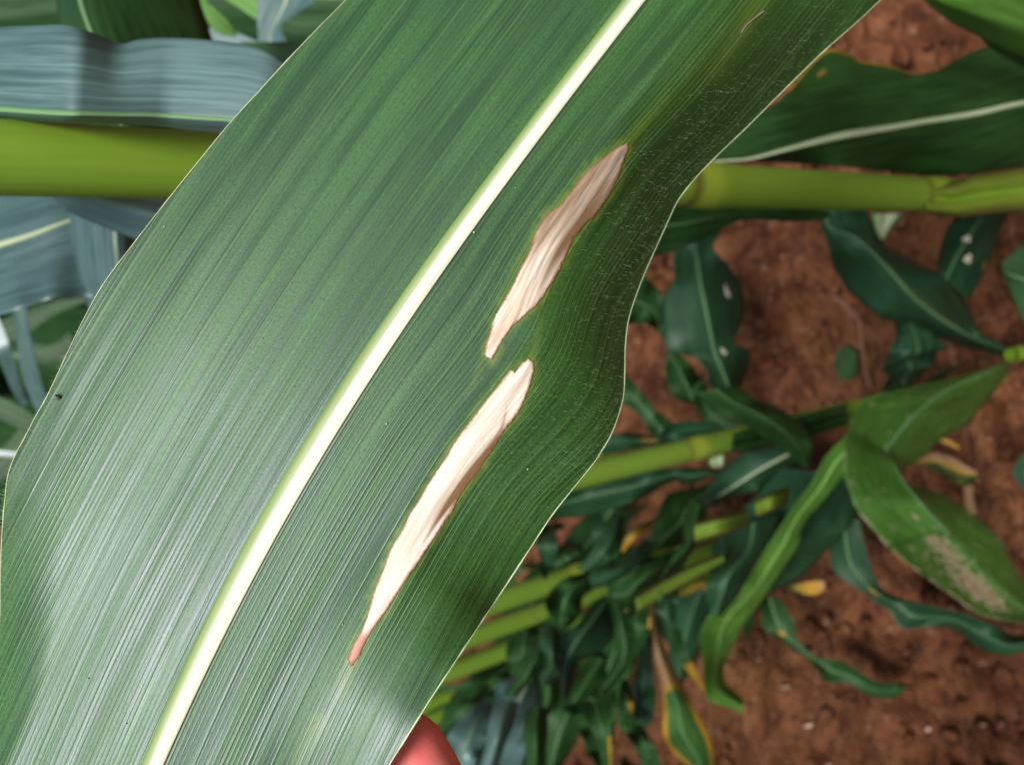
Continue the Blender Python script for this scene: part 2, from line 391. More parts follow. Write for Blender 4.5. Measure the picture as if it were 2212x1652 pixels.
# ================================================================= THE HERO LEAF
LE = [(1420,-760),(1280,-600),(1125,-415),(960,-215),(900,-158),(820,-78),(745,2),(680,68),(615,136),(555,202),(500,262),(437,338),(375,415),(330,472),(285,530),(248,578),(215,626),(180,690),(150,752),(122,812),(98,862),(76,900),(56,939),(32,984),(17,1026),(10,1081),(4,1155),(1,1241),(-1,1349),(-14,1460),(-50,1570),(-110,1690),(-185,1820),(-260,1950),(-330,2070)]
RE = [(2700,-720),(2520,-545),(2320,-360),(2140,-200),(2050,-125),(1970,-58),(1901,2),(1858,43),(1785,107),(1743,147),(1701,188),(1655,234),(1608,281),(1548,338),(1500,388),(1466,432),(1448,468),(1430,508),(1395,586),(1371,648),(1357,697),(1351,751),(1350,805),(1347,857),(1334,905),(1318,944),(1300,974),(1283,1000),(1241,1052),(1195,1110),(1147,1182),(1100,1254),(1055,1322),(995,1412),(932,1507),(886,1580),(842,1650),(775,1760),(700,1885),(630,2010)]
MR = [(1985,-740),(1850,-575),(1710,-400),(1580,-235),(1480,-105),(1398,0),(1286,144),(1167,300),(1074,424),(984,550),(920,640),(857,735),(792,836),(730,939),(690,1004),(652,1069),(600,1155),(560,1228),(525,1293),(482,1373),(430,1483),(356,1652),(300,1780),(240,1920),(190,2040)]
ML = [(1951,-740),(1816,-575),(1676,-400),(1546,-235),(1447,-105),(1366,0),(1248,150),(1128,302),(1038,426),(950,550),(882,640),(815,735),(752,836),(694,939),(652,1004),(612,1069),(560,1155),(521,1228),(486,1293),(443,1373),(394,1483),(324,1652),(268,1780),(208,1920),(158,2040)]
NS, NL = 640, 170
mr = crom(MR, NS); ml = crom(ML, NS); MC = (mr * .55 + ml * .45)
# equal-y stations of both midrib edges
yy = np.linspace(-720, 2030, NS)
mrx = np.interp(yy, mr[:, 1], mr[:, 0]); mlx = np.interp(yy, ml[:, 1], ml[:, 0])
mrx = np.polyval(np.polyfit(yy / 1000, mrx, 6), yy / 1000); mlx = np.polyval(np.polyfit(yy / 1000, mlx, 6), yy / 1000)
MC = np.stack([(mrx + mlx) / 2, yy], 1)
kk = np.ones(25) / 25
MC[:, 0] = np.convolve(np.pad(MC[:, 0], 12, 'reflect', reflect_type='odd'), kk, 'valid')
tan = np.gradient(MC, axis=0); tan /= np.linalg.norm(tan, axis=1)[:, None]
k2 = np.ones(121) / 121
tan = np.stack([np.convolve(np.pad(tan[:, j], 60, 'edge'), k2, 'valid') for j in range(2)], 1); tan /= np.linalg.norm(tan, axis=1)[:, None]
NR = np.stack([-tan[:, 1], tan[:, 0]], 1)
NR *= np.sign(NR[:, 0:1])                     # to image right
le = crom(LE, 1500); re_ = crom(RE, 1500)
def hit(C, sgn):
    out = np.zeros(NS)
    for i in range(NS):
        v = C - MC[i]; along = v @ tan[i]; lat = (v @ NR[i]) * sgn
        j = np.where((along[:-1] * along[1:] <= 0) & (lat[:-1] > 0))[0]
        if len(j): j = j[0]; f = along[j] / (along[j] - along[j + 1] + 1e-12); out[i] = lat[j] + f * (lat[j + 1] - lat[j])
        else: out[i] = np.nan
    ok = ~np.isnan(out); out = np.interp(np.arange(NS), np.where(ok)[0], out[ok]); return out
DL = hit(le, -1); DR = hit(re_, 1)
YR = (MC + NR * DR[:, None])[:, 1]; YL = (MC - NR * DL[:, None])[:, 1]
k4 = np.ones(161) / 161; DRs = np.convolve(np.pad(DR, 80, 'edge'), k4, 'valid')
RIBW = np.abs(((mrx - mlx) / 2) * NR[:, 0])
# base distance along the leaf (it bows away from us towards the top)
yv = MC[:, 1]
BASE = .170 + .000010 * (1652 - yv) * 1 + .016 * np.clip((1000 - yv) / 1200, 0, 2) ** 2
AR_y = [-400, 0, 200, 420, 650, 800, 905, 1000, 1110, 1200, 1290, 1350, 1430, 1560, 1700, 2100]
AR_v = [.030, .029, .027, .026, .025, .022, .017, .0125, .0125, .0155, .0150, .0060, .0, -.003, -.0035, -.003]
T0_y = [-400, 0, 300, 600, 850, 1000, 1200, 1350, 2100]
T0_v = [.22, .26, .36, .44, .46, .42, .42, .55, .55]
AR = np.interp(YR, AR_y, AR_v); T0 = np.interp(YR, T0_y, T0_v)
k3 = np.ones(17) / 17; AR = np.convolve(np.pad(AR * .95, 8, 'edge'), k3, 'valid'); T0 = np.convolve(np.pad(T0, 8, 'edge'), k3, 'valid')
def relief(i, t):
    """height towards the camera (m) at fractional station i and cross position t in [-1,1]"""
    i = np.asarray(i, float); t = np.asarray(t, float); i, t = np.broadcast_arrays(i, t)
    y = np.interp(i, np.arange(NS), yv); at = np.abs(t)
    ar = np.interp(i, np.arange(NS), AR); t0 = np.interp(i, np.arange(NS), T0)
    x = np.clip((t - t0) / (1 - t0), 0, 2)
    right = -ar * np.where(x > 0, x, 0) ** 1.7 - .0022 * at
    curl = .006 * sm((y - 1000) / 700) * np.clip(at - .72, 0, 1) ** 1.5 * 4
    left = -.0072 * at - .0012 * at ** 2 - .010 * np.clip(at - .75, 0, 1) ** 1.5 - curl
    h = np.where(t > 0, right, left)
    # long ridges along the veins
    dpx = np.where(t > 0, np.interp(i, np.arange(NS), DRs), np.interp(i, np.arange(NS), DL)); t_ = t; t = t * dpx / 520.
    w = sm(at * 6) * (.55 + .45 * (t < 0))
    h = h + w * .00011 * noise2(t * 9 + 40, i / 110. + 3, 11) + w * .00005 * noise2(t * 23 + 80, i / 70. + 3, 12, 128, 64) + w * .000012 * noise2(t * 60 + 200, i / 45. + 3, 13, 256, 64)
    t = t_
    # buckles of the right margin
    h = h + .0022 * np.where(t > 0, sm((t - .35) / .5), 0) * np.sin(i / NS * 34 + 1.0) * sm((y - 600) / 300) * .5
    # furrow on either side of the rib
    h = h - .0003 * np.exp(-((at - .07) / .03) ** 2) * (t < 0)
    return h
def hpx(i, t):
    i = np.asarray(i, float); t = np.asarray(t, float); i, t = np.broadcast_arrays(i, t)
    f = lambda a: np.interp(i, np.arange(NS), a)
    d = np.where(t > 0, f(DR), f(DL)) * t
    return f(MC[:, 0]) + f(NR[:, 0]) * d, f(MC[:, 1]) + f(NR[:, 1]) * d
def hsurf(i, t, lift=0.):
    x, y = hpx(i, t); return un(x, y, np.interp(i, np.arange(NS), BASE) - relief(i, t) - lift)
def inv(px, py):
    """measured pixel -> (station, t)"""
    px = np.asarray(px, float); py = np.asarray(py, float); i = np.interp(py, yv, np.arange(NS))
    for _ in range(25):
        cx_, cy_ = np.interp(i, np.arange(NS), MC[:, 0]), np.interp(i, np.arange(NS), MC[:, 1])
        tx, ty = np.interp(i, np.arange(NS), tan[:, 0]), np.interp(i, np.arange(NS), tan[:, 1])
        al = (px - cx_) * tx + (py - cy_) * ty
        step = 2750 / NS / np.maximum(.5, abs(ty)); i = np.clip(i + al / step * .8, 0, NS - 1)
    nx, ny = np.interp(i, np.arange(NS), NR[:, 0]), np.interp(i, np.arange(NS), NR[:, 1])
    la = (px - np.interp(i, np.arange(NS), MC[:, 0])) * nx + (py - np.interp(i, np.arange(NS), MC[:, 1])) * ny
    t = np.where(la > 0, la / np.interp(i, np.arange(NS), DR), la / np.interp(i, np.arange(NS), DL))
    return i, t

c1 = lambda a, b: (737 + a * .3472, 256 + b * .3472)
c2 = lambda a, b: (652 + a * .31, 734 + b * .31)
c3 = lambda a, b: (a * .432, 939 + b * .432)
LES1 = [c1(*p) for p in [(1778,155),(1786,178),(1776,215),(1762,240),(1748,285),(1742,312),(1722,360),(1690,420),(1652,490),(1602,560),(1560,612),(1502,662),(1442,740),(1422,790),(1400,850),(1360,930),(1310,1020),(1280,1060),(1250,1110),(1200,1170),(1130,1230),(1060,1300),(1010,1370),(970,1450),(935,1500),(900,1485),(888,1465),(910,1380),(935,1310),(960,1220),(1020,1130),(1080,1010),(1120,920),(1160,850),(1185,780),(1215,700),(1260,620),(1300,580),(1350,548),(1375,530),(1410,480),(1470,400),(1530,320),(1600,270),(1660,220),(1720,175)]]
LES2 = [c2(*p) for p in [(1580,125),(1610,160),(1615,210),(1590,300),(1560,380),(1530,460),(1470,550),(1400,640),(1360,700),(1320,770),(1270,840),(1220,920),(1150,1010),(1090,1100),(1050,1180),(1000,1250),(960,1320)]] + \
       [c3(*p) for p in [(2174,510),(2110,600),(2040,700),(1980,800),(1920,890),(1860,970),(1820,1040),(1790,1110),(1755,1155),(1738,1120),(1770,1040),(1810,980),(1832,920),(1850,850),(1880,760),(1920,660)]] + \
       [c2(*p) for p in [(590,1530),(640,1420),(700,1320),(750,1220),(820,1110),(870,1010),(930,920),(1010,810),(1060,720),(1110,650),(1170,570),(1230,490),(1300,400),(1370,320),(1420,250),(1455,205),(1480,208),(1485,222),(1500,205),(1535,155)]]
def sdist(X, Y, poly):
    """signed distance in px, positive inside"""
    P = np.array(poly); Q = np.roll(P, -1, 0); best = np.full(X.shape, 1e9); ins = np.zeros(X.shape, bool)
    for (ax, ay), (bx, by) in zip(P, Q):
        dx, dy = bx - ax, by - ay; u = np.clip(((X - ax) * dx + (Y - ay) * dy) / (dx * dx + dy * dy + 1e-9), 0, 1)
        best = np.minimum(best, np.hypot(X - ax - u * dx, Y - ay - u * dy))
        c = ((ay > Y) != (by > Y)) & (X < (bx - ax) * (Y - ay) / (by - ay + 1e-12) + ax); ins ^= c
    return np.where(ins, best, -best)

def streak(X, Y, pts, w):
    C = crom(pts, 80); v = np.zeros(X.shape)
    for i, (x, y) in enumerate(C):
        ww = w * (.25 + .75 * math.sin(math.pi * i / 79)); v = np.maximum(v, np.exp(-((X - x) ** 2 + (Y - y) ** 2) / ww ** 2) * (.35 + .65 * math.sin(math.pi * (i + 3) / 86)))
    return v
hero = thing('corn_leaf', 'large green corn leaf held in the foreground with white midrib and two long tan lesions', 'leaf')
def build_hero():
    I = np.arange(NS)[:, None] + 0.
    tl = np.concatenate([-np.linspace(1, 0, NL, endpoint=False), [0], np.linspace(0, 1, NL + 1)[1:]])[None]
    P = hsurf(I, tl); X, Y = hpx(I, tl)
    s1 = sdist(X, Y, LES1); s2 = sdist(X, Y, LES2); sd_ = np.maximum(s1, s2)
    wob = 3 * noise2(X / 14, Y / 14, 31, 256, 256)
    halo = np.clip(1 - (-sd_ + wob) / 20., 0, 1) ** 1.5 * .75
    # faint streaks of yellowing running on from the ends
    Ii, Tt = np.broadcast_arrays(I, tl)
    for (ax, ay, bx, by, wd_, am) in [(1355,310,1440,215,9,.55),(1150,770,1170,690,8,.5),(755,1440,735,1500,16,.55),(1045,775,1010,850,8,.35),(1290,430,1180,740,0,0),(690,1560,640,1652,20,.45),(1640,0,1540,160,26,.35)]:
        if wd_ == 0: continue
        dx, dy = bx - ax, by - ay; u = np.clip(((X - ax) * dx + (Y - ay) * dy) / (dx * dx + dy * dy), 0, 1)
        q = np.hypot(X - ax - u * dx, Y - ay - u * dy); halo = np.maximum(halo, am * np.exp(-(q / wd_) ** 2) * (1 - .5 * u))
    halo = np.maximum(halo, .14 * np.exp(-((Tt - .52) / .10) ** 2) * sm((900 - Y) / 300) * (.5 + .5 * np.clip(noise2(Tt * 60 + 50, Ii / 60., 33), -1, 1)))
    # pale olive strip on the rib's left shoulder
    sc = np.r_[0, np.cumsum(np.linalg.norm(np.diff(P[:, NL], axis=0), axis=1))]
    lat = np.linalg.norm(P - P[:, NL:NL + 1], axis=2) * np.sign(tl)
    # veins fan out with the leaf: use a rest width so they follow constant t
    uv = np.stack([Tt * np.where(Tt > 0, DRs[:, None], DL[:, None]) * .00009, np.repeat(sc[:, None], P.shape[1], 1)], -1)
    mk = np.zeros(P.shape); mk[..., 2] = halo; mk[..., 0] = np.abs(Tt)
    o = link('blade', grid_mesh('blade', P, uv, mk), hero, M_HERO); solid(o, .0003, -1 if True else 1)
    # make sure the thickness grows away from the camera
    nrm = np.cross(P[1, NL] - P[0, NL], P[0, NL + 1] - P[0, NL]); fl = np.dot(nrm, CAM - P[0, NL])
    me = o.data; me.update(); pn = np.array(me.polygons[len(me.polygons) // 2].normal)
    o.modifiers[0].offset = -1 if pn @ (CAM - P[NS // 2, NL]) > 0 else 1
    # midrib: broad, low, rounded, with a soft greenish shoulder on the left
    tt = np.linspace(-2.1, 1.0, 36)[None]; I2 = I
    rw = RIBW[:, None]
    tv = np.where(tt < 0, tt * rw / DL[:, None], tt * rw / DR[:, None])
    hh = np.where(tt < -1, .00012, 0) + .00055 * np.sqrt(np.clip(1 - (np.clip(tt, -1, 1)) ** 2, 0, 1)) + .00016
    hh = np.where(tt < -1, .00030 + .0001 * (2.1 + tt), hh); hh[:, 0] = -.0002; hh[:, -1] = -.0002
    Pr = hsurf(I2, tv, hh); mk = np.zeros(Pr.shape)
    sh = np.where(tt < -.8, np.clip((-.75 - tt) / 1.25, 0, 1) ** .42, 0) + np.where(tt > .86, (tt - .86) * 2, 0)
    mk[..., 0] = sh
    uvr = np.stack([np.repeat(tt * .0025, NS, 0), np.repeat(sc[:, None], tt.shape[1], 1)], -1)
    link('midrib', grid_mesh('midrib', Pr, uvr, mk), hero, M_RIBH)
    # thickened pale margins
    for sgn in (-1, 1):
        Pm = hsurf(np.arange(NS) + 0., np.full(NS, sgn * .999), .0001)
        r = .00010 * (1 + .35 * noise2(np.arange(NS) / 6., np.zeros(NS), 51 + sgn, 256, 4))
        if sgn > 0: r = r * (1 + .9 * sm((YR - 1050) / 300))
        link('margin', tube_mesh('margin', Pm, np.clip(r, .0001, .0006), 6), hero, M_EDGE)
    # lesions
    for n_, poly in enumerate((LES1, LES2)):
        pp = np.array(poly); x0, y0 = pp.min(0) - 4; x1, y1 = pp.max(0) + 4
        gx = np.arange(x0, x1, 1.5); gy = np.arange(y0, y1, 1.5); GX, GY = np.meshgrid(gx, gy, indexing='ij')
        ii, tq = inv(GX, GY)
        sd0 = sdist(GX, GY, poly)
        jag = .9 * noise2(tq * 90 + 100, ii / 9., 61 + n_, 256, 256) + .5 * noise2(GX / 4, GY / 4, 71, 256, 256)
        dd = sd0 + jag
        kp = (dd[:-1, :-1] > 0) | (dd[1:, 1:] > 0) & (dd[1:, :-1] > 0)
        dome = .00030 + .00022 * sm(sd0 / 16.) * (.6 + .6 * noise2(tq * 40 + 100, ii / 50., 63))
        if n_: # sunken crease along the right side of the lower lesion
            dome = dome - .0
        Pq = hsurf(ii, tq, dome)
        mk = np.zeros(Pq.shape)
        rim = np.clip(1 - dd / 4.6, 0, 1)
        if n_ == 0:
            u = (GY - y0) / (y1 - y0)
            base_b = .62 * (1 - sm((u - .2) / .8)) + .12
            ca = np.array([c1(1740, 250), c1(1620, 470), c1(1480, 650), c1(1330, 830), c1(1180, 1040)]); br = 0
            br = streak(GX, GY, [c1(1755,250), c1(1650,440), c1(1520,620), c1(1380,810), c1(1290,960), c1(1210,1080)], 27) * 1.0
            br = np.maximum(br * .9, base_b)
        else:
            br = streak(GX, GY, [c2(1430,460), c2(1390,620), c2(1290,780), c2(1180,930), c2(1060,1090), c2(960,1230), c2(850,1400)], 12) * 1.3 - .2
            br = br * 1.0; mk[..., 2] = .9 * sm((GY - 1350) / 30)
            rim = rim * 1.0
        mk[..., 0] = rim; mk[..., 1] = br
        uvq = np.stack([tq * np.interp(ii, np.arange(NS), DRs) * .00009, np.interp(ii, np.arange(NS), sc)], -1)
        o = link('lesion', grid_mesh('lesion', Pq, uvq, mk, keep=kp), hero, M_LES)
        o['label'] = ['upper tan lesion with brown streaks and a reddish rim', 'lower whitish lesion with a brown crease and forked top'][n_]
    # hairs
    V, F = [], []
    def hair(p, d, ln, w, bend):
        b = np.cross(d, CAM - p); b /= np.linalg.norm(b) + 1e-9; c = np.cross(b, d); c /= np.linalg.norm(c) + 1e-9
        k0 = len(V)
        for f, wf in ((0, 1), (.5, .8), (.85, .5)):
            q = p + d * ln * f + bend * ln * f * f
            for a in (0, 2.094, 4.189): V.append(q + w * wf * (math.cos(a) * b + math.sin(a) * c))
        V.append(p + d * ln + bend * ln)
        for r_ in (0, 3):
            for j in range(3): F.append((k0 + r_ + j, k0 + r_ + (j + 1) % 3, k0 + r_ + 3 + (j + 1) % 3, k0 + r_ + 3 + j))
        for j in range(3): F.append((k0 + 6 + j, k0 + 6 + (j + 1) % 3, k0 + 9))
    def normal(i, t):
        p = hsurf(i, t); a = hsurf(i + 1., t) - p; b = hsurf(i, t + .01) - p; n = np.cross(a, b)
        n /= np.linalg.norm(n, axis=-1)[..., None]; s = np.sign(np.sum(n * (CAM - p), -1))[..., None]; return p, n * s
    # surface hairs on the outer right part
    N0 = 2300; ii = rng.uniform(NS * .12, NS * .68, N0); tq = 1 - np.abs(rng.normal(0, .27, N0)); ok = (tq > .42) & (tq < .995)
    x, y = hpx(ii, tq); pr = np.where(y < 1000, 1, np.exp(-((y - 1000) / 90) ** 2)) * np.where(tq > .6, 1, .5); ok &= rng.uniform(0, 1, N0) < pr
    ok &= (sdist(x, y, LES1) < -4) & (sdist(x, y, LES2) < -4)
    p, n = normal(ii[ok], tq[ok])
    for a, b in zip(p, n):
        d = b * .5 + CX * rng.uniform(.5, .9) + CY * rng.normal(.12, .16); d /= np.linalg.norm(d)
        hair(a, d, rng.uniform(.0006, .0012), .000012, CY * -.2 + rng.normal(0, .06, 3))
    # fringe of the two margins
    for sgn, N1, rngi in ((1, 1100, (0, NS)), (-1, 1500, (0, NS))):
        ii = rng.uniform(*rngi, N1); p, n = normal(ii, np.full(N1, sgn * .995)); x, y = hpx(ii, np.full(N1, sgn * 1.))
        for a, b, yy_, xx_ in zip(p, n, y, x):
            L_ = (.0006 if sgn > 0 else (.0005 + .0010 * float(sm((yy_ - 980) / 130))))
            d = sgn * CX * 1.0 + b * .3 + CY * rng.normal(.15, .3) ; d /= np.linalg.norm(d)
            hair(a, d, L_ * rng.uniform(.5, 1.3), .000022, CY * .15 + rng.normal(0, .12, 3))
    # lower left rim, the hairs stand over the blade too
    N2 = 700; ii = rng.uniform(NS * .62, NS * .92, N2); tq = -1 + np.abs(rng.normal(0, .05, N2)); p, n = normal(ii, tq)
    for a, b in zip(p, n):
        d = -CX * .9 + b * .35 + CY * rng.normal(.1, .3); d /= np.linalg.norm(d); hair(a, d, rng.uniform(.0007, .0015), .00002, CY * .2 + rng.normal(0, .12, 3))
    o = link('hairs', soup('hairs', V, F), hero, M_HAIR); o['kind'] = 'stuff'
    # specks: a pale scratch, tiny debris
    a, b = inv(np.array([1601., 1612, 1628, 1650]), np.array([72., 56, 42, 25])); Ps = hsurf(a, b, .0002)
    link('scratch', tube_mesh('scratch', crom(Ps, 12), .00014, 6), hero, M_STRAW)
    V, F = [], []
    for (x, y, r) in [(835,915,2.2),(1140,1013,2.2),(740,1372,2.5),(652,1285,1.5),(90,1170,2.5),(1022,500,3.0),(190,1465,1.8),(272,1563,1.8)]:
        pass
    for (x, y, r, mt_, nm) in [(835,915,2.3,M_HAIR,'speck'),(1140,1013,2.2,M_HAIR,'speck'),(626,1342,2.0,M_HAIR,'speck'),(740,1348,1.8,M_HAIR,'speck'),(1024,502,2.6,M_EDGE,'speck'),(190,1465,1.8,M_HAIR,'speck'),(272,1563,1.8,M_HAIR,'speck'),(1113,406,1.6,M_HAIR,'speck'),(355,490,2,M_EDGE,'speck')]:
        a, b = inv(np.array([x * 1.]), np.array([y * 1.])); p = hsurf(a, b, .0003)[0]
        sph(nm, p, r * .168 / FPX * 1.0, mt_, hero)
def sph(name, p, r, mat, parent, sc=(1, 1, 1), ax=None, nu=10, nv=6, jit=0.):
    th = np.linspace(0, np.pi, nv + 1); ph = np.linspace(0, 2 * np.pi, nu, endpoint=False)
    G = np.stack([np.sin(th)[:, None] * np.cos(ph)[None] * sc[0], np.sin(th)[:, None] * np.sin(ph)[None] * sc[1], np.cos(th)[:, None] * np.ones(nu)[None] * sc[2]], -1) * r
    if jit: G *= (1 + jit * rng.normal(0, 1, G.shape[:2]))[..., None]
    if ax is not None: G = G @ ax
    return link(name, grid_mesh(name, G + np.asarray(p), closed=True), parent, mat)
build_hero()
# small dark insect near the left margin
bug = thing('insect', 'tiny dark insect resting near the left margin of the big leaf', 'insect')
a_, b_ = inv(np.array([127.]), np.array([857.])); pb = hsurf(a_, b_, .0004)[0]
A3 = np.stack([(CX * .85 - CY * .5), (CX * .5 + CY * .85), -FW])
sph('abdomen', pb, .00040, M_BUG, bug, (1.5, .8, .8), A3); sph('head', pb - A3[0] * .00062, .00024, M_BUG, bug, (1, 1, 1), A3)
for s_ in (-1, 1):
    for q in (-.5, .1, .7):
        p0 = pb + A3[0] * .0004 * q; link('leg', tube_mesh('leg', np.array([p0, p0 + A3[1] * s_ * .0005 + A3[2] * .0001, p0 + A3[1] * s_ * .00075 + A3[0] * .0002 * q - A3[2] * .0003]), .00005, 5), bug, M_BUG)

# ================================================================= THE HAND
hand = thing('person', 'hand holding the big leaf from behind, only a red fingertip showing at the bottom', 'person')
def build_hand():
    chains = {
     'index': ([(1230,2330,.215),(1090,2020,.212),(985,1835,.205),(903,1655,.190),(850,1560,.183)], [.0125,.0108,.0098,.0092,.0080]),
     'middle': ([(1140,2400,.222),(985,2110,.226),(885,1930,.224),(800,1800,.212),(760,1720,.200)], [.0125,.0110,.0100,.0092,.0080]),
     'ring': ([(1040,2450,.222),(880,2190,.230),(775,2020,.228),(700,1900,.214),(665,1830,.202)], [.0120,.0104,.0095,.0087,.0075]),
     'little': ([(950,2500,.220),(790,2300,.228),(690,2160,.226),(640,2070,.214),(610,2010,.204)], [.0110,.0092,.0084,.0077,.0066]),
     'thumb': ([(1330,2480,.205),(1180,2230,.176),(1020,2040,.155),(880,1900,.150),(820,1830,.153)], [.0150,.0130,.0115,.0105,.0088]),
    }
    V, E, Rr = [], [], []
    wrist = un(1350, 2800, .225); palm = un(1200, 2560, .222); arm = un(1600, 3600, .24)
    V += [palm, wrist, arm]; Rr += [.022, .024, .032]; E += [(0, 1), (1, 2)]
    for nme, (pts, rad) in chains.items():
        pv = 0
        for (x, y, d), r in zip(pts, rad):
            V.append(un(x, y, d)); Rr.append(r); E.append((pv, len(V) - 1)); pv = len(V) - 1
    me = bpy.data.meshes.new('hand'); me.from_pydata([tuple(v) for v in V], E, []); me.update()
    o = link('hand', me, hand, M_SKIN)
    sk = o.modifiers.new('skin', 'SKIN'); sk.use_smooth_shade = True
    lay = me.skin_vertices[0] if me.skin_vertices else None
    if lay is None:
        bpy.context.view_layer.objects.active = o; o.select_set(True); bpy.ops.mesh.customdata_skin_add(); lay = me.skin_vertices[0]
    for i, r in enumerate(Rr): lay.data[i].radius = (r, r); lay.data[i].use_root = (i == 0)
    ss = o.modifiers.new('sub', 'SUBSURF'); ss.levels = 3; ss.render_levels = 3
    # nails: the thumb's faces us, below the picture
    for nme, (pts, rad) in chains.items():
        p1 = un(*pts[-1]); p0 = un(*pts[-2]); ax = p1 - p0; ax /= np.linalg.norm(ax)
        back = (CAM - p1) if nme == 'thumb' else (p1 - CAM); back -= ax * (back @ ax); back /= np.linalg.norm(back); sd2 = np.cross(ax, back)
        u = np.linspace(-1, 1, 9); v = np.linspace(-1, 1, 9); r = rad[-1]
        G = p1[None, None] + ax * (.002 + v[:, None, None] * .0055) + sd2 * (u[None, :, None] * r * .72) + back * ((r * .98 * np.sqrt(1 - (.62 * u[None, :, None]) ** 2)) - .0006 * v[:, None, None] ** 2)
        n_ = link('fingernail', grid_mesh('fingernail', G), hand, M_NAIL); solid(n_, .0005, 0)
build_hand()

# ================================================================= CORN PLANTS
# --- the near plant, its stalk crossing the whole picture
pm = thing('corn_plant', 'nearest corn plant, thick yellow-green stalk running behind the big leaf', 'corn plant', 'corn plants')
stalk(pm, 1800, 412, .594, .0258, -.02, 2.05, lean=(.0058, 0), nodes=(.18, .38, .62, .885, 1.28), mat=M_STALK, taper=.97)
dz = lambda s, t: 0 * s * t
# wavy bluish leaf above the stalk
leaf(pm, [(-260,95),(-120,72),(0,60),(60,57),(130,55),(170,62),(215,78),(245,92),(270,95),(300,87),(350,83),(420,85),(500,93),(560,105),(615,135),(690,185),(760,240)],
     [(-260,285),(-120,275),(0,262),(60,262),(130,265),(200,266),(260,268),(330,272),(400,280),(450,286),(500,292),(560,300),(620,310),(700,320),(770,330)],
     [.30,.295,.275,.29,.285,.30], M=[(-260,245),(-120,240),(0,241),(60,245),(130,249),(200,250),(260,251),(330,252),(400,256),(450,259),(500,262),(560,272),(620,284),(700,296),(770,305)],
     absd=True, mat=M_BLUE, ns=200, nh=16, e=(.006,.01), ribw=.08, ribmat=M_RIBG,
     wave=lambda s, t: np.where(t < 0, np.abs(t) ** 1.2 * (-.0015 * np.exp(-((s - .36) / .07) ** 2) + .005 * np.exp(-((s - .50) / .07) ** 2)), 0))
# leaf with pale midrib at the right
leaf(pm, [(1520,300),(1590,275),(1655,238),(1700,200),(1740,150),(1785,107),(1830,115),(1855,130),(1900,138),(1935,145),(1965,157),(2000,158),(2030,150),(2080,122),(2130,102),(2170,98),(2215,108),(2290,150),(2400,220)],
     [(1540,352),(1590,350),(1640,350),(1700,352),(1780,357),(1850,363),(1920,372),(1990,379),(2050,379),(2100,375),(2160,366),(2212,357),(2290,335),(2400,290)],
     [.56,.58,.62,.66,.70,.76], M=[(1530,352),(1580,349),(1625,345),(1700,326),(1780,306),(1850,291),(1930,276),(2000,262),(2060,253),(2120,243),(2212,222),(2300,215),(2400,235)],
     absd=True, mat=M_LEAF, ns=160, nh=14, ruf=.012, e=(.01,.03), ribw=.085, ribmat=M_RIB,
     dry=lambda s, t: np.where(t < 0, np.clip((np.abs(t) - .93) * 14, 0, 1) * sm((s - .18) / .05) * (1 - sm((s - .52) / .08)), 0) * .75 + .5 * np.exp(-((s - .31) / .02) ** 2 - ((t + .8) / .07) ** 2))
# dark leaf below the stalk
leaf(pm, [(1380,460),(1440,430),(1500,432),(1580,440),(1660,448),(1740,452),(1790,455)],
     [(1370,590),(1410,556),(1470,538),(1530,510),(1580,484),(1620,474),(1700,478),(1770,476),(1792,466)], [.60,.62,.66,.70], absd=True, mat=M_LEAF, ruf=.01, ribw=.03)
# sheath flaring at the right end of the stalk
leaf(pm, [(1990,400),(2060,392),(2100,377),(2150,370),(2215,360),(2300,350)], [(2005,462),(2070,470),(2100,468),(2150,462),(2215,458),(2300,458)], [.66,.67,.69,.72,.76], absd=True, mat=M_STALK, rib=False, belly=.012, name='sheath')
# leaf overhead in the top right corner
pt = thing('corn_plant', 'corn plant reaching into the top right corner, broad leaf with pale underside', 'corn plant', 'corn plants')
stalk(pt, 2160, -330, .62, .024, -.02, 1.9, nodes=(.3, .6, .9))
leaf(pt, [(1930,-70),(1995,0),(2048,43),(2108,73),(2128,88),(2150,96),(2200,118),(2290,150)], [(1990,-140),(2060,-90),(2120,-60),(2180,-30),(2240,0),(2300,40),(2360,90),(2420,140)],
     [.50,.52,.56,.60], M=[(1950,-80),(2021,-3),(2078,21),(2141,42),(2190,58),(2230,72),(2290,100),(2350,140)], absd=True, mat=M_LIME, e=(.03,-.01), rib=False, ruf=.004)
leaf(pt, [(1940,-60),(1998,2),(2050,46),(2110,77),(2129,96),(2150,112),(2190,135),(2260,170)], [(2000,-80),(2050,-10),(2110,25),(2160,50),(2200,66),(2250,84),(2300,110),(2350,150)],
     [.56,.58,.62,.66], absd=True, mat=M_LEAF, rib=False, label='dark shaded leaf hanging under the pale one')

# --- leaves at the far left belong to a second plant close behind the first
pl = thing('corn_plant', 'corn plant behind the near stalk at upper left with leaves coloured by a painted bluish sky sheen', 'corn plant', 'corn plants')
stalk(pl, -150, 322, .55, .022, -.02, 2.1, nodes=(.4, .8, 1.2, 1.5))
leaf(pl, [(100,-180),(115,-80),(122,0),(128,55),(140,120),(165,200),(190,300)], [(420,-200),(425,-100),(432,0),(450,60),(466,120),(470,200),(440,300)], [.46,.45,.44,.43,.43],
     M=[(150,-190),(160,-90),(170,0),(192,65),(215,120),(240,200),(270,300)], absd=True, mat=M_LEAF, e=(.035,.05), ribw=.05)
leaf(pl, [(-260,330),(-120,370),(0,400),(95,415),(145,455),(210,484),(290,516),(360,540),(430,560)], [(-200,260),(-60,300),(60,340),(160,370),(260,390),(345,400),(385,405),(430,410),(470,430)], [.36,.36,.37,.39,.40], absd=True, mat=M_BLUE, e=(.01,.03), ribw=.03, ruf=.006)
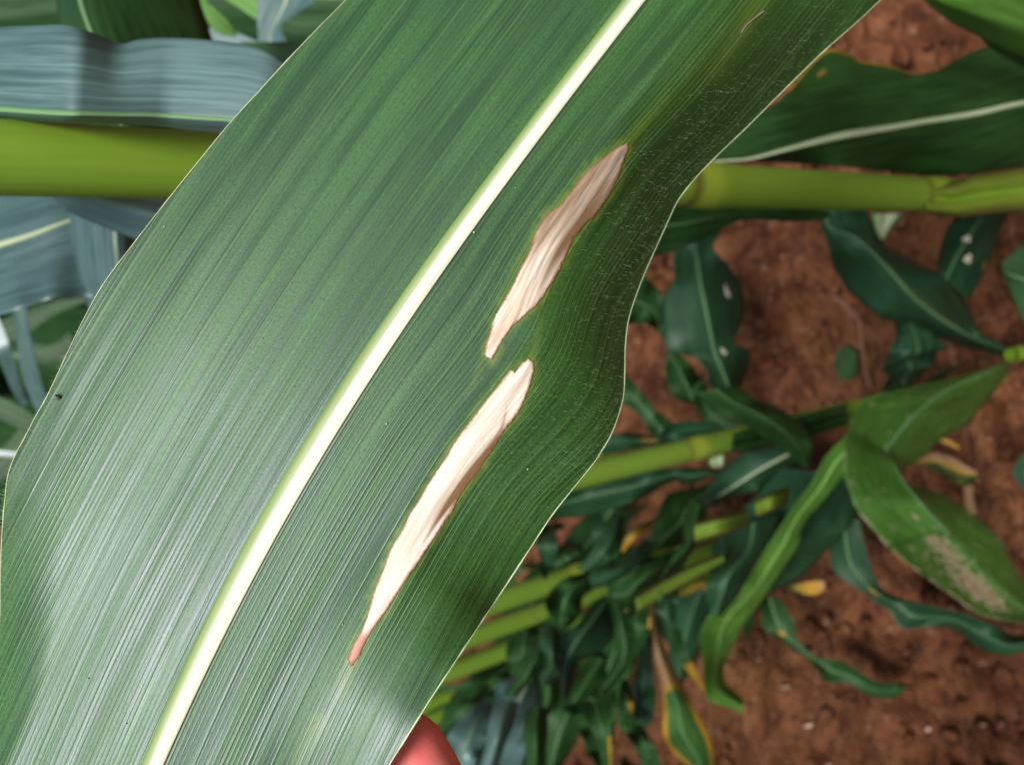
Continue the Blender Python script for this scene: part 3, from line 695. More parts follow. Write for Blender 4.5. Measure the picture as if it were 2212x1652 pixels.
leaf(pl, [(-200,650),(-80,690),(0,681),(60,662),(130,643),(200,645),(260,655)], [(-200,470),(-80,440),(0,415),(60,412),(130,412),(200,420),(280,440)], [.50,.49,.47,.47,.48],
     M=[(-200,600),(-80,555),(0,527),(60,508),(110,489),(148,475),(220,450)], absd=True, mat=M_BLUE, e=(-.015,.02), ribw=.085, ribmat=M_RIB, ruf=.006)
leaf(pl, [(140,380),(150,460),(158,540),(172,605),(192,668),(215,720),(250,790)], [(330,380),(345,450),(350,520),(350,600),(345,680),(335,750),(300,810)], [.44,.44,.45,.46], absd=True, mat=M_BLUE, e=(.02,.03), ribw=.03)

# --- far corn glimpsed at the left edge
pf = thing('corn_plant', 'corn plant in the gap at the left edge, thin pale and blue leaves', 'corn plant', 'corn plants')
stalk(pf, 300, 1200, 1.3, .02, 0, 1.7)
leaf(pf, [(25,640),(32,700),(40,760),(55,830),(85,900)], [(55,640),(62,700),(75,770),(95,840),(125,900)], [1.1,1.05,1.0], absd=True, mat=M_BLUE, label='pale upright leaf', ribw=.1)
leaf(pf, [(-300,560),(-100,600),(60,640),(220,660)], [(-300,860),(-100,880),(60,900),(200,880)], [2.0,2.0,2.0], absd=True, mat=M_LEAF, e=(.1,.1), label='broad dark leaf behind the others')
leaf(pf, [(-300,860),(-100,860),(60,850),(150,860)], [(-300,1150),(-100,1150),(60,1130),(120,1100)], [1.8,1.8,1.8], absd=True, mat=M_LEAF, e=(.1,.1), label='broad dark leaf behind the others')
leaf(pf, [(-60,640),(-20,720),(0,770),(20,830),(50,880)], [(-30,630),(8,710),(28,770),(42,820),(60,870)], [.9,.9,.95], absd=True, mat=M_BLUE, rib=False)
leaf(pf, [(60,770),(100,785),(135,770),(160,745)], [(70,740),(100,745),(130,735),(150,715)], [1.2,1.2,1.2], absd=True, mat=M_LEAF)
leaf(pf, [(-100,880),(-20,900),(40,925),(110,960)], [(-100,840),(-20,850),(50,880),(115,930)], [1.0,1.0,1.0], absd=True, mat=M_LEAF)
leaf(pf, [(-80,985),(0,985),(60,990),(120,1000)], [(-80,965),(0,972),(60,980),(120,990)], [.8,.8,.8], absd=True, mat=M_BLUE)
leaf(pf, [(-100,1100),(-20,1060),(30,1010),(80,940)], [(-100,1000),(-20,980),(20,950),(60,900)], [1.1,1.1,1.1], absd=True, mat=M_LEAF)
leaf(pf, [(-60,700),(0,690),(60,670),(120,650),(190,640)], [(-60,730),(0,745),(60,720),(120,680),(190,650)], [1.3,1.3,1.3], absd=True, mat=M_LEAF)
pg = thing('corn_plant', 'corn plant beyond the top left leaves, pale whitish leaf and a bright green blade', 'corn plant', 'corn plants')
stalk(pg, 700, -120, 1.5, .02, 0, 1.6)
leaf(pg, [(552,-60),(555,0),(556,45),(558,95),(565,140)], [(700,-60),(680,0),(640,30),(608,55),(618,92),(640,140)][:5], [.8,.8,.8], absd=True, mat=M_BLUE, ribw=.06, ribmat=M_RIB, e=(0,-.02))
leaf(pg, [(395,-60),(430,0),(448,45),(470,72),(512,80)], [(430,-60),(445,0),(465,20),(490,42),(512,74)], [.6,.6,.6], absd=True, mat=M_LIME, rib=False)
leaf(pg, [(440,95),(455,60),(500,66),(560,92)], [(440,130),(470,120),(520,110),(570,96)], [.7,.7,.7], absd=True, mat=M_BLUE, rib=False)
leaf(pg, [(520,92),(600,91),(680,88),(760,80)], [(520,120),(600,135),(680,150),(760,150)], [.65,.65,.65], absd=True, mat=M_LEAF, rib=False)
leaf(pg, [(-40,5),(20,12),(70,8),(125,0)], [(-40,45),(20,42),(70,35),(125,28)], [1.4,1.4,1.4], absd=True, mat=M_LEAF)
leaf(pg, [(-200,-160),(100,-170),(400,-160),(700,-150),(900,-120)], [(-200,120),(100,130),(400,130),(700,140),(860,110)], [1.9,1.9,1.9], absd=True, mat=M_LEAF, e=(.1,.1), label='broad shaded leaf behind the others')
leaf(pg, [(-60,-40),(20,-20),(90,-30),(160,-60)], [(-60,0),(20,6),(90,0),(160,-20)], [1.1,1.1,1.1], absd=True, mat=M_LEAF)
leaf(pg, [(450,-70),(480,-10),(520,20),(580,60)], [(500,-90),(540,-30),(560,0),(600,30)], [1.0,1.0,1.0], absd=True, mat=M_LIME)
leaf(pg, [(600,60),(640,75),(700,70),(760,50)], [(610,20),(650,30),(700,30),(760,20)], [1.2,1.2,1.2], absd=True, mat=M_LEAF)

# --- second plant in the row: stalk low right of the big leaf, leaves fanning at its foot
def Q(ox, oy, k): return lambda *a: [(ox + x * k, oy + y * k) for x, y in zip(a[0::2], a[1::2])]
qa = Q(1195, 427, .27); qb = Q(1700, 427, .2324); qc = Q(1195, 811, .2324); qd = Q(1700, 768, .2324); qe = Q(932, 1183, .3086); qf = Q(1529, 1140, .31)
pe = thing('corn_plant', 'corn plant with pale green stalk right of the big leaf, spotted leaf above it', 'corn plant', 'corn plants')
FE = foot_stalk(pe, 1430, 984, 2150, 52, nodes=(.12, .36, .64, .93), mat=M_STALKB)
leaf(pe, qa(1440,1625, 1330,1570, 1240,1480, 1230,1400, 1150,1290, 1040,1255, 950,1230, 900,1180, 870,960, 890,780, 960,680, 970,600, 960,450, 1050,360, 1170,300),
     qa(1460,1630, 1490,1540, 1560,1380, 1575,1260, 1540,1205, 1450,1170, 1450,1130, 1520,960, 1530,830, 1490,680, 1400,540, 1280,400, 1330,290, 1360,230), [.80,.78,.76,.74,.72],
     M=qa(1445,1630, 1380,1450, 1330,1330, 1290,1230, 1240,980, 1210,840, 1180,700, 1160,560, 1130,360, 1130,270), mat=M_TEAL, ns=130, ruf=.02, e=(.02,.04), ribw=.05, spots=((.63,.62,.011,.006),(.30,.3,.007,.004)))
leaf(pe, qa(940,1240, 860,1100, 740,1010, 590,1010, 450,1000), qa(960,1180, 880,1000, 870,790, 760,650, 640,560), [.86,.84,.80], mat=M_LEAF, ruf=.02, ribw=.04)
leaf(pe, qa(1300,1720, 1150,1660, 970,1600, 900,1420, 900,1280, 920,1190, 860,1100), qa(1500,1740, 1260,1650, 1200,1460, 1060,1290, 980,1240, 940,1180, 900,1080), [.86,.84,.82,.80], mat=M_LEAF, ruf=.02, ribw=.05)
leaf(pe, qc(950,620, 880,500, 780,350, 650,270, 500,230), qc(1120,440, 980,340, 860,200, 760,80, 640,-40), [.84,.83,.82], mat=M_LEAF, ruf=.015)
leaf(pe, qc(1680,560, 1550,545, 1450,470, 1400,420, 1320,270, 1280,120), qc(1800,560, 1750,450, 1560,330, 1500,250, 1420,120, 1400,20), [.84,.83,.82,.80], mat=M_LEAF, ruf=.01)
leaf(pe, qc(1650,560, 1500,530, 1400,560, 1200,600, 1000,640, 700,690, 450,740), qc(1600,510, 1450,435, 1250,425, 1080,455, 950,570, 760,530, 550,545, 400,640)[:8], [.70,.66,.62,.58], mat=M_TEAL, ruf=.02, rib=False,
     dry=lambda s, t: .7 * np.exp(-((s - .62) / .10) ** 2 - ((t - .1) / .25) ** 2))
leaf(pe, qc(1560,900, 1400,860, 1100,860, 800,890, 400,930, 100,1050, -100,1150), qc(1530,905, 1280,1015, 1190,1000, 1100,985, 850,1130, 600,1225, 300,1300, 0,1330, -150,1340), [.66,.62,.58,.54], mat=M_TEAL, ns=120, ruf=.03, e=(.0,.03), ribw=.03)
leaf(pe, qc(1480,760, 1440,800, 1480,850, 1560,850), qc(1600,730, 1610,760, 1600,800, 1570,845), [.66,.66], rib=False, mat=M_RIB, name='leaf_collar', belly=.01)
leaf(pe, qc(2150,640, 1900,690, 1750,730, 1600,840, 1480,960, 1400,1100, 1370,1200), qc(2300,800, 2200,950, 2050,1020, 1850,1080, 1700,1130, 1560,1190, 1400,1230), [.80,.78,.76,.72],
     M=qc(2260,700, 2110,770, 1900,890, 1730,1000, 1600,1080, 1500,1140, 1385,1215), mat=M_TEAL, ns=110, e=(.03,.03), ribw=.07, ribmat=M_RIB, ruf=.01)
def onplane(x, y, F, off):
    a = (x - W / 2) / FPX; b = (H / 2 - y) / FPX; return (F[1] + off) / (FW[1] + a * CX[1] + b * CY[1])
leaf(pe, [(1584,936),(1620,925),(1700,906),(1770,888),(1830,872)], [(1578,978),(1620,972),(1700,955),(1770,936),(1830,918)], [onplane(1584,950,FE,-.02), onplane(1700,930,FE,-.02), onplane(1830,900,FE,-.02)], absd=True, mat=M_LEAF, rib=False, belly=.012, name='sheath', label='shaded lower sheath')
leaf(pe, [(1500,850),(1540,880),(1590,905),(1650,945),(1710,985),(1740,1010)], [(1590,830),(1630,860),(1690,885),(1735,920),(1752,960),(1750,1008)], [onplane(1550,860,FE,-.06), onplane(1650,910,FE,-.07), onplane(1740,1000,FE,-.05)], absd=True, mat=M_LEAF, ruf=.01, e=(.01,.02), label='dark leaf crossing in front of the stalk')
# leaves radiating from the foot of that plant at the right
leaf(pe, qb(2050,1500, 1900,1450, 1740,1400, 1500,1330, 1200,1210, 1000,1150, 860,1100, 740,1010, 560,850, 430,620, 370,420, 300,200, 290,60),
     qb(2130,1450, 2050,1380, 1900,1310, 1790,1250, 1700,1050, 1600,880, 1420,720, 1200,600, 1000,500, 870,390, 740,120, 720,20), [.90,.86,.80,.76,.74],
     M=qb(2090,1470, 2000,1400, 1750,1310, 1500,1170, 1200,950, 1000,720, 850,560, 680,400, 530,320, 380,270, 330,100), mat=M_TEAL, ns=140, e=(.05,.04), ruf=.03, ribw=.045,
     dry=lambda s, t: .35 * np.exp(-((np.abs(t - .1)) / .06) ** 2) * sm((s - .1) / .2) * (1 - sm((s - .6) / .1)))
leaf(pe, qb(1430,760, 1400,650, 1410,550, 1460,350, 1530,220, 1590,160, 1650,20), qb(1680,960, 1750,850, 1830,700, 1900,530, 1980,320, 2050,170, 2100,20), [.86,.84,.82,.80],
     M=qb(1480,760, 1500,700, 1570,560, 1650,430, 1730,300, 1810,170, 1850,30), mat=M_TEAL, e=(.01,.02), ribw=.05, ruf=.015, dry=lambda s, t: .5 * np.exp(-((t - .92) / .1) ** 2) * np.exp(-((s - .35) / .1) ** 2),
     spots=((.33,.35,.008,.006),(.52,-.02,.006,.005)))
leaf(pe, qd(1120,300, 980,340, 890,330, 900,260, 940,200, 880,140) + qb(880,1600, 960,1420, 1020,1290, 1000,1180, 1050,1130), qd(1130,310, 1200,230, 1300,130, 1390,10) + qb(1390,1430, 1500,1400, 1400,1300, 1250,1170), [.90,.88,.86,.84],
     mat=M_TEAL, ruf=.015, ribw=.04)
leaf(pe, qb(780,150, 790,220, 830,330, 870,385), qb(1110,150, 1060,200, 980,280, 900,390), [.80,.8], rib=False, mat=M_RIB, name='leaf_collar', belly=.01, label='pale inner base of a leaf')
# the big folded leaf and its hanging end
pr = thing('corn_plant', 'low corn plant at right with a big folded leaf hanging over bare soil', 'corn plant', 'corn plants')
foot_stalk(pr, 2230, 757, 2300, 34, z1=.16, nodes=(.08,), mat=M_STALK)
leaf(pr, qd(2060,50, 1900,100, 1700,170, 1500,235, 1300,280, 1100,320, 920,350, 740,400, 660,460, 620,540, 580,640, 550,780, 525,950, 530,1100, 580,1250, 660,1450, 840,1650) + qf(1250,130, 1450,290, 1700,470, 1900,600, 2200,660, 2500,640),
     qd(2080,120, 1950,300, 1800,480, 1720,590, 1650,660, 1550,710, 1430,770, 1360,840, 1300,900, 1200,980, 1090,1040, 1080,1110, 1150,1210, 1300,1235, 1450,1290, 1700,1450, 1900,1620) + qf(2040,80, 2110,220, 2200,370, 2350,560, 2500,640),
     [.86,.80,.72,.66,.64,.68,.74,.80,.86], M=qd(2070,80, 1900,130, 1700,215, 1500,310, 1350,410, 1200,540, 1090,660, 1000,770, 940,840, 920,890, 950,940, 980,980, 1100,1180, 1300,1440, 1500,1650) + qf(1600,0, 1900,300, 2200,560, 2500,640),
     mat=leaf_material('leaf_mid', (.035, .115, .014), (.075, .20, .03), rough=.42, spec=.5, tcol=(.12, .3, .02), tf=.25, dryc=(.40, .34, .21), dryn=2.4), ns=240, nh=16, e=(-.03, .07), ribw=.04, ruf=.012,
     dry=lambda s, t: .75 * np.exp(-((s - .80) / .09) ** 2 - ((t + .42) / .32) ** 2) + .5 * np.exp(-((s - .66) / .07) ** 2 - ((t + .2) / .25) ** 2) + .45 * np.exp(-((np.abs(t) - 1) / .05) ** 2) * sm((s - .4) / .1))
leaf(pr, qd(560,700, 540,760, 440,850, 350,950, 300,1050, 250,1150, 130,1320, 0,1500) + qf(350,230, 270,370, 180,480, 80,560, 0,620, -60,760, -40,900, -30,1050, 0,1190, 120,1240, 240,1290),
     qd(640,860, 600,980, 530,1100, 400,1270, 300,1390, 200,1500, 120,1660) + qf(640,100, 550,250, 460,380, 380,500, 250,680, 180,820, 120,950, 110,1040, 130,1090, 200,1150, 250,1200),
     [.66,.64,.66,.70,.76,.82,.88], mat=M_LIME, ns=160, nh=12, e=(.0,.02), ribw=.16, ribmat=rib_material('midrib_lime', (.22, .42, .10), (.14, .3, .05)), ruf=.01,
     dry=lambda s, t: .2 * np.exp(-((s - .92) / .06) ** 2))
leaf(pr, qd(1180,1000, 1260,940, 1380,895, 1560,960, 1700,1040, 1790,1095), qd(1190,1010, 1300,1035, 1450,1110, 1580,1190, 1680,1210, 1780,1105), [.9,.91,.93], rib=False, ruf=.005, mat=M_LEAF, label='short yellowing leaf end',
     dry=lambda s, t: .95 * np.clip(-t * 1.3 + .1, 0, 1) + .3)
leaf(pr, qd(1420,775, 1500,780, 1610,850), qd(1430,800, 1500,830, 1590,868), [.92,.93], rib=False, mat=M_LEAF, label='thin yellow leaf sliver', dry=lambda s, t: .6 + 0 * s * t)
leaf(pr, qf(1060,-60, 1080,60, 1130,250, 1200,400, 1300,470, 1500,530, 1650,560, 1800,600, 2000,680, 2110,740, 2212,745, 2400,740),
     qf(820,-60, 840,80, 870,280, 960,370, 1100,460, 1180,520, 1250,570, 1330,680, 1400,700, 1540,690, 1700,700, 1900,840, 2080,890, 2212,855, 2400,800), [.86,.88,.90,.90,.90], mat=M_TEAL, ns=150, ruf=.02, ribw=.05, ribmat=M_RIBG,
     dry=lambda s, t: .75 * np.exp(-((s - .30) / .03) ** 2 - ((t - .1) / .2) ** 2) + .4 * np.exp(-((s - .42) / .05) ** 2 - ((t - .9) / .2) ** 2))
leaf(pr, qf(480,480, 540,560, 600,650, 620,760, 680,840, 740,890, 850,910, 960,940, 1100,1030, 1200,1075, 1300,1078, 1400,1088),
     qf(370,480, 375,600, 390,700, 500,770, 600,850, 680,900, 740,960, 780,1010, 830,1070, 1000,1090, 1130,1170, 1250,1188, 1330,1165, 1395,1100), [.88,.90,.92,.93], mat=M_LEAF, ns=130, ruf=.015, ribw=.05,
     dry=lambda s, t: .6 * np.exp(-((s - .22) / .04) ** 2 - ((t - .3) / .3) ** 2))
leaf(pr, qf(560,400, 650,385, 740,370, 810,370), qf(600,450, 680,462, 760,462, 815,420), [.92,.93], rib=False, mat=M_LEAF, label='short leaf end turning orange', dry=lambda s, t: .25 + .6 * s)
leaf(pr, [(1690,1010),(1640,1060),(1580,1130),(1560,1200),(1535,1290),(1510,1360)], [(1850,1030),(1850,1110),(1795,1180),(1730,1245),(1665,1280),(1600,1330)], [.74,.76,.80,.84], mat=M_TEAL, ruf=.02, e=(.02,.03))
leaf(pr, qf(200,600, 260,720, 240,860, 160,960, 120,1040), qf(310,560, 320,650, 290,760, 210,900, 140,1000), [.88,.89,.9], mat=M_LEAF, rib=False)
leaf(pr, qd(1500,110, 1390,170, 1300,230, 1200,310), qd(2000,-20, 1750,30, 1600,110, 1350,260), [.88,.86], mat=M_TEAL, rib=False)
leaf(pr, qd(2203,900, 2130,1010, 2100,1080, 2160,1200, 2210,1260), qd(2400,900, 2350,1010, 2330,1080, 2330,1200, 2300,1260), [.9,.9], mat=M_TEAL)
leaf(pr, [(2162,566),(2195,540),(2225,500),(2270,470)], [(2175,610),(2196,660),(2212,700),(2260,760)], [.84,.84], mat=M_LEAF)
leaf(pr, [(1805,800),(1803,775),(1815,752),(1830,748)], [(1815,822),(1845,815),(1852,785),(1846,757)], [.98,.985], rib=False, mat=M_LEAF, ns=30, label='small round leaf on the soil')

# --- the crowd of plants lower down
p3 = thing('corn_plant', 'corn plant with bright yellow stalk at the lower edge of the big leaf', 'corn plant', 'corn plants')
F3 = foot_stalk(p3, 1150, 1272, 1700, 48, nodes=(.16, .5, .83), mat=M_STALKB); PLANE[p3.name] = [F3[1], -.42]
for (x0_, y0_, x1_, y1_, w_) in [(1330,1090,1180,1420,48),(1470,1130,1330,1480,52),(1240,1180,1080,1500,46),(1560,1180,1480,1500,40),(1400,1250,1290,1640,50),(1180,1330,1040,1660,55),(1300,1420,1200,1700,44),(1120,1420,960,1640,40),(1620,1120,1560,1330,38)]:
    dx_, dy_ = x1_ - x0_, y1_ - y0_; n_ = math.hypot(dx_, dy_); nx_, ny_ = -dy_ / n_, dx_ / n_
    cc_ = [(x0_ + dx_ * u + nx_ * 30 * math.sin(2.6 * u), y0_ + dy_ * u + ny_ * 30 * math.sin(2.6 * u)) for u in (0, .2, .45, .7, .88, 1)]; ww = [.5, .9, 1, .8, .4, .03]
    leaf(p3, [(x - nx_ * w_ * k_, y - ny_ * w_ * k_) for (x, y), k_ in zip(cc_, ww)], [(x + nx_ * w_ * k_, y + ny_ * w_ * k_) for (x, y), k_ in zip(cc_, ww)], [.7, .7, .7], mat=M_LEAF if x0_ % 3 else M_TEAL, ns=60, nh=8, ruf=.01, e=(.02, .03))
PLANE[p3.name][1] = .03
leaf(p3, qc(1500,1000, 1300,1040, 1080,1090, 1010,1180, 960,1300, 920,1430, 900,1560) + qe(1120,60, 1060,180, 980,330), qc(1560,1080, 1450,1180, 1390,1250, 1385,1350, 1380,1430, 1340,1540) + qe(1380,60, 1250,190, 1120,270, 1030,360), [.66,.64,.62,.62], mat=M_LEAF, ns=120, ruf=.02, e=(.02,.03), ribw=.04)
leaf(p3, qe(1150,80, 1090,160, 920,220, 800,360, 830,500, 870,640), qe(1260,150, 1130,290, 1060,350, 1040,470, 960,560, 910,640), [.60,.60,.62], mat=M_LEAF, ruf=.02, ribw=.04)
leaf(p3, qe(1500,-60, 1380,40, 1250,120, 1120,180, 1090,250), qe(1620,-20, 1520,60, 1400,170, 1260,250, 1130,290), [.66,.64,.62], mat=M_TEAL, ruf=.01, ribw=.03)
leaf(p3, qe(800,230, 700,110, 600,130, 520,260), qe(830,150, 760,120, 640,160, 560,270), [.6,.6], mat=M_LEAF, rib=False)
leaf(p3, qe(1210,330, 1110,400, 1030,520, 940,590, 900,680, 890,800, 900,960, 930,1090), qe(1270,380, 1290,500, 1280,620, 1180,720, 1040,800, 1010,900, 980,1000, 940,1085), [.64,.66,.68,.70], M=qe(1240,350, 1200,410, 1120,510, 1050,600, 990,690, 960,760, 940,900, 935,1090), mat=M_TEAL, ns=110, e=(.02,.03), ruf=.01, ribw=.06)
leaf(p3, qe(1240,240, 1235,350, 1270,520, 1290,700, 1260,820, 1180,950, 1060,1070, 910,1110), qe(1280,250, 1340,400, 1410,600, 1420,760, 1350,880, 1230,1010, 1120,1140, 1020,1220), [.60,.62,.64,.66,.68], mat=M_LEAF, ns=120, ruf=.01, ribw=.05, e=(.01,.02))
leaf(p3, qe(940,1100, 1000,1200, 1050,1320, 1100,1440, 1180,1560), qe(1290,990, 1290,1150, 1280,1300, 1270,1450, 1270,1600), [.72,.72,.74], mat=M_LEAF, ruf=.015, dry=lambda s, t: .6 * np.exp(-((t - .75) / .15) ** 2) * sm((s - .4) / .2))
leaf(p3, qe(800,520, 770,700, 740,900, 740,1050, 680,1340, 620,1540, 570,1700), qe(880,560, 910,700, 900,900, 890,1080, 810,1200, 800,1520, 790,1700), [.62,.60,.58,.56], mat=M_LEAF, ns=110, ruf=.008, e=(.015,.02), ribw=.03)
leaf(p3, qe(700,820, 560,900, 470,950, 445,1080, 430,1200, 390,1360, 330,1500, 260,1700), qe(740,850, 750,980, 760,1100, 740,1220, 700,1330, 640,1520, 600,1700), [.58,.56,.54,.52],
     M=qe(725,850, 670,960, 610,1080, 560,1180, 500,1310, 450,1415, 400,1520, 330,1680), mat=M_BLUE, ns=110, e=(.02,.02), ribw=.07, ribmat=M_RIB, ruf=.008)
leaf(p3, qe(400,1040, 260,1140, 160,1240, 110,1330, 130,1500, 100,1700), qe(430,1100, 410,1250, 380,1370, 300,1500, 240,1700), [.54,.52,.52], M=qe(415,1070, 340,1150, 290,1270, 240,1400, 200,1520, 160,1700), mat=M_BLUE, ruf=.008, ribw=.08)
qg = Q(1080, 821, .5116)
leaf(p3, qg(800,500, 775,600, 770,680, 690,760, 650,870), qg(880,540, 870,600, 850,640, 800,740, 730,810, 680,880), [.6,.62], mat=M_LEAF, ruf=.015, e=(.02,.03))
leaf(p3, qg(780,690, 640,760, 520,840, 450,870), qg(770,770, 680,830, 600,900, 560,960, 500,960), [.6,.6], mat=M_LEAF, ruf=.012, e=(.01,.03))
leaf(p3, qg(500,540, 420,660, 370,750, 320,800), qg(525,590, 510,690, 450,760, 390,810), [.6,.6], mat=M_TEAL, ruf=.01, e=(.01,.02))
leaf(p3, qg(560,950, 520,1010, 540,1080, 560,1160), qg(640,900, 625,1000, 620,1090, 580,1170), [.6,.6], mat=M_LEAF, ruf=.01)
leaf(p3, qg(120,1080, 90,1180, 60,1260, 10,1330), qg(240,1060, 210,1160, 150,1250, 60,1340), [.6,.6], mat=M_LEAF, ruf=.01, e=(.02,.02))
leaf(p3, qg(200,1000, 170,1080, 180,1180, 160,1260), qg(260,1080, 265,1170, 250,1240, 200,1290), [.6,.6], mat=M_TEAL, ruf=.01, e=(.02,.02))
leaf(p3, qg(690,850, 660,950, 680,1030, 700,1100), qg(760,880, 745,960, 735,1040, 710,1110), [.7,.7], mat=M_TEAL, ruf=.01)
leaf(p3, qg(960,640, 950,740, 880,830, 870,920, 900,990), qg(1180,560, 1150,680, 1060,800, 1010,900, 930,1000), [.7,.7], mat=M_TEAL, ruf=.015, e=(.03,.03))
leaf(p3, qg(-20,560, 100,600, 180,610, 260,600), qg(0,700, 100,660, 190,650, 280,620), [.6,.6], mat=M_LEAF)
leaf(p3, qg(160,620, 150,680, 170,740, 200,780), qg(230,620, 240,680, 240,740, 215,785), [.6,.6], mat=M_TEAL)
leaf(p3, qg(230,700, 220,760, 250,790, 330,770), qg(320,690, 330,730, 330,750, 345,765), [.6,.6], mat=M_LEAF)
leaf(p3, qg(330,1360, 360,1430, 400,1500, 440,1640), qg(470,1340, 470,1430, 470,1520, 470,1640), [.6,.6], mat=M_LEAF, dry=lambda s, t: .5 * sm((t - .3) / .3) * sm((s - .4) / .2))
leaf(p3, qg(10,1340, -40,1420, -60,1540, -100,1680), qg(80,1360, 60,1450, 20,1540, -20,1680), [.6,.6], mat=M_BLUE, e=(.02,.02))
leaf(p3, qg(120,1380, 100,1480, 110,1600, 90,1700), qg(200,1380, 200,1480, 190,1600, 195,1700), [.6,.6], mat=M_LEAF, e=(.02,.02))
leaf(p3, [(1500,1128),(1540,1117),(1580,1106),(1618,1097)], [(1500,1172),(1540,1162),(1580,1150),(1618,1130)], [.6,.6], rib=False, mat=M_STALKB, belly=.012, name='sheath', e=(.012,.012))
leaf(p3, [(1632,1078),(1670,1062),(1705,1050)], [(1632,1118),(1670,1104),(1705,1086)], [.6,.6], rib=False, mat=M_STALK, belly=.012, name='sheath', e=(.012,.012))
p4 = thing('corn_plant', 'fourth corn plant of the row with green stalk under the yellow one', 'corn plant', 'corn plants')
F4 = foot_stalk(p4, 1120, 1338, 1600, 42, z1=1.5, nodes=(.2, .45, .72), mat=M_STALKB); PLANE[p4.name] = [F3[1], .0]
leaf(p4, qe(1480,600, 1470,720, 1430,860, 1400,1000, 1400,1130, 1430,1230), qe(1500,620, 1540,760, 1560,900, 1570,1050, 1560,1150, 1520,1260), [.78,.80,.82], mat=M_TEAL, ruf=.01, dry=lambda s, t: .7 * np.exp(-((s - .75) / .1) ** 2 - ((t + .8) / .2) ** 2))
leaf(p4, qe(1330,920, 1310,1050, 1300,1180, 1320,1280), qe(1380,920, 1420,1060, 1430,1180, 1440,1270), [.80,.82], mat=M_LEAF, ruf=.01, dry=lambda s, t: .75 * np.exp(-((s - .5) / .25) ** 2 - ((t - .5) / .3) ** 2))
leaf(p4, qe(1300,1240, 1380,1330, 1450,1460, 1500,1600), qe(1480,1230, 1530,1330, 1600,1480, 1620,1600), [.84,.85], mat=M_LEAF, ruf=.01)
leaf(p4, qe(1550,60, 1540,300, 1560,460, 1600,600, 1640,660), qe(1800,60, 1720,250, 1710,420, 1700,560, 1660,650), [.74,.78,.82], mat=M_TEAL, ruf=.015)
leaf(p4, qe(1500,60, 1430,180, 1350,300, 1380,420), qe(1620,60, 1580,180, 1530,300, 1440,420), [.74,.76], mat=M_LEAF, ruf=.015)
leaf(p4, qe(1530,260, 1530,420, 1540,560, 1560,760, 1600,920, 1620,1050, 1625,1150, 1620,1250, 1640,1380, 1800,1530, 1880,1640), qe(1560,260, 1570,420, 1580,560, 1640,720, 1690,820, 1780,1010, 1840,1120, 1900,1220, 1960,1350, 1980,1490, 2010,1640),
     [.76,.80,.82,.84,.84], M=qe(1545,260, 1550,420, 1560,560, 1600,760, 1640,880, 1680,1000, 1720,1100, 1740,1200, 1770,1320, 1870,1490, 1930,1640), mat=leaf_material('leaf_dying', (.02, .065, .012), (.05, .13, .03), rough=.5, spec=.3), ns=140, nh=14, ruf=.01, e=(.02, .02), ribw=.05,
     label='dying leaf with orange margins', ribmat=M_STRAW if False else M_RIBG,
     dry=lambda s, t: np.clip(np.where(s < .55, 1.15, 0) * (1 - sm((s - .42) / .16)) + .62 * np.clip((np.abs(t) - .62) * 5, 0, 1) * sm((s - .4) / .1), 0, 1.1))
leaf(p4, qe(1690,580, 1720,750, 1800,880, 1900,1000), qe(1740,560, 1790,720, 1850,850, 1920,990), [.90,.92], mat=M_LEAF, rib=False, dry=lambda s, t: .5 * sm((s - .4) / .2) * (t > -.9))
p5 = thing('corn_plant', 'fifth corn plant of the row, thin stalk crossing low among tangled leaves', 'corn plant', 'corn plants')
F5 = foot_stalk(p5, 1045, 1415, 1480, 32, z1=1.4, nodes=(.25, .5, .7), mat=M_STALKB); PLANE[p5.name] = [F3[1], .02]
leaf(p5, qe(620,730, 520,860, 430,900, 400,1100, 400,1280), qe(700,740, 640,900, 520,960, 450,1100, 420,1290), [.62,.62,.64], mat=M_LEAF)
leaf(p5, qe(360,960, 280,1050, 190,1080, 120,1280, 60,1350), qe(480,930, 400,1050, 330,1110, 240,1200, 140,1330), [.6,.6,.6], mat=M_LEAF)
leaf(p5, qe(560,600, 520,730, 560,900, 620,960), qe(760,560, 760,700, 740,850, 700,930), [.66,.66], mat=M_LEAF, ruf=.02)
leaf(p5, qc(380,1260, 370,1400, 360,1540, 390,1660), qc(440,1260, 480,1400, 430,1540, 470,1660), [.72,.72], mat=M_TEAL, rib=False)
leaf(p5, qc(640,1260, 600,1400, 560,1520, 500,1700), qc(900,1180, 760,1300, 660,1430, 600,1700), [.74,.74], mat=M_LEAF)
leaf(p5, qc(1000,1300, 800,1390, 680,1480, 620,1620), qc(940,1370, 850,1450, 730,1540, 650,1640), [.76,.76], mat=M_LEAF, rib=False, label='leaf end turning orange', dry=lambda s, t: .45 + .2 * t)
leaf(p5, qe(150,1230, 60,1330, 40,1450, 20,1600), qe(330,1130, 230,1290, 200,1450, 180,1600), [.57,.57], mat=M_LEAF)
p6 = thing('corn_plant', 'sixth corn plant of the row, stalk emerging beside the orange-edged leaf', 'corn plant', 'corn plants')
foot_stalk(p6, 1470, 1262, 1600, 34, z1=.9, nodes=(.1, .3, .5), mat=M_STALKB)
leaf(p6, qe(1700,330, 1800,280, 1880,240, 1930,250, 1960,340), qe(1710,350, 1800,320, 1880,280, 1910,300, 1930,370), [.88,.88], rib=False, mat=M_LEAF, label='withered curled leaf end', dry=lambda s, t: .3 + .6 * s)
leaf(p6, qe(1400,620, 1430,560, 1500,500, 1560,460), qe(1410,640, 1470,600, 1530,560, 1580,520), [.80,.8], rib=False, mat=M_LEAF, dry=lambda s, t: .55 + .2 * s)
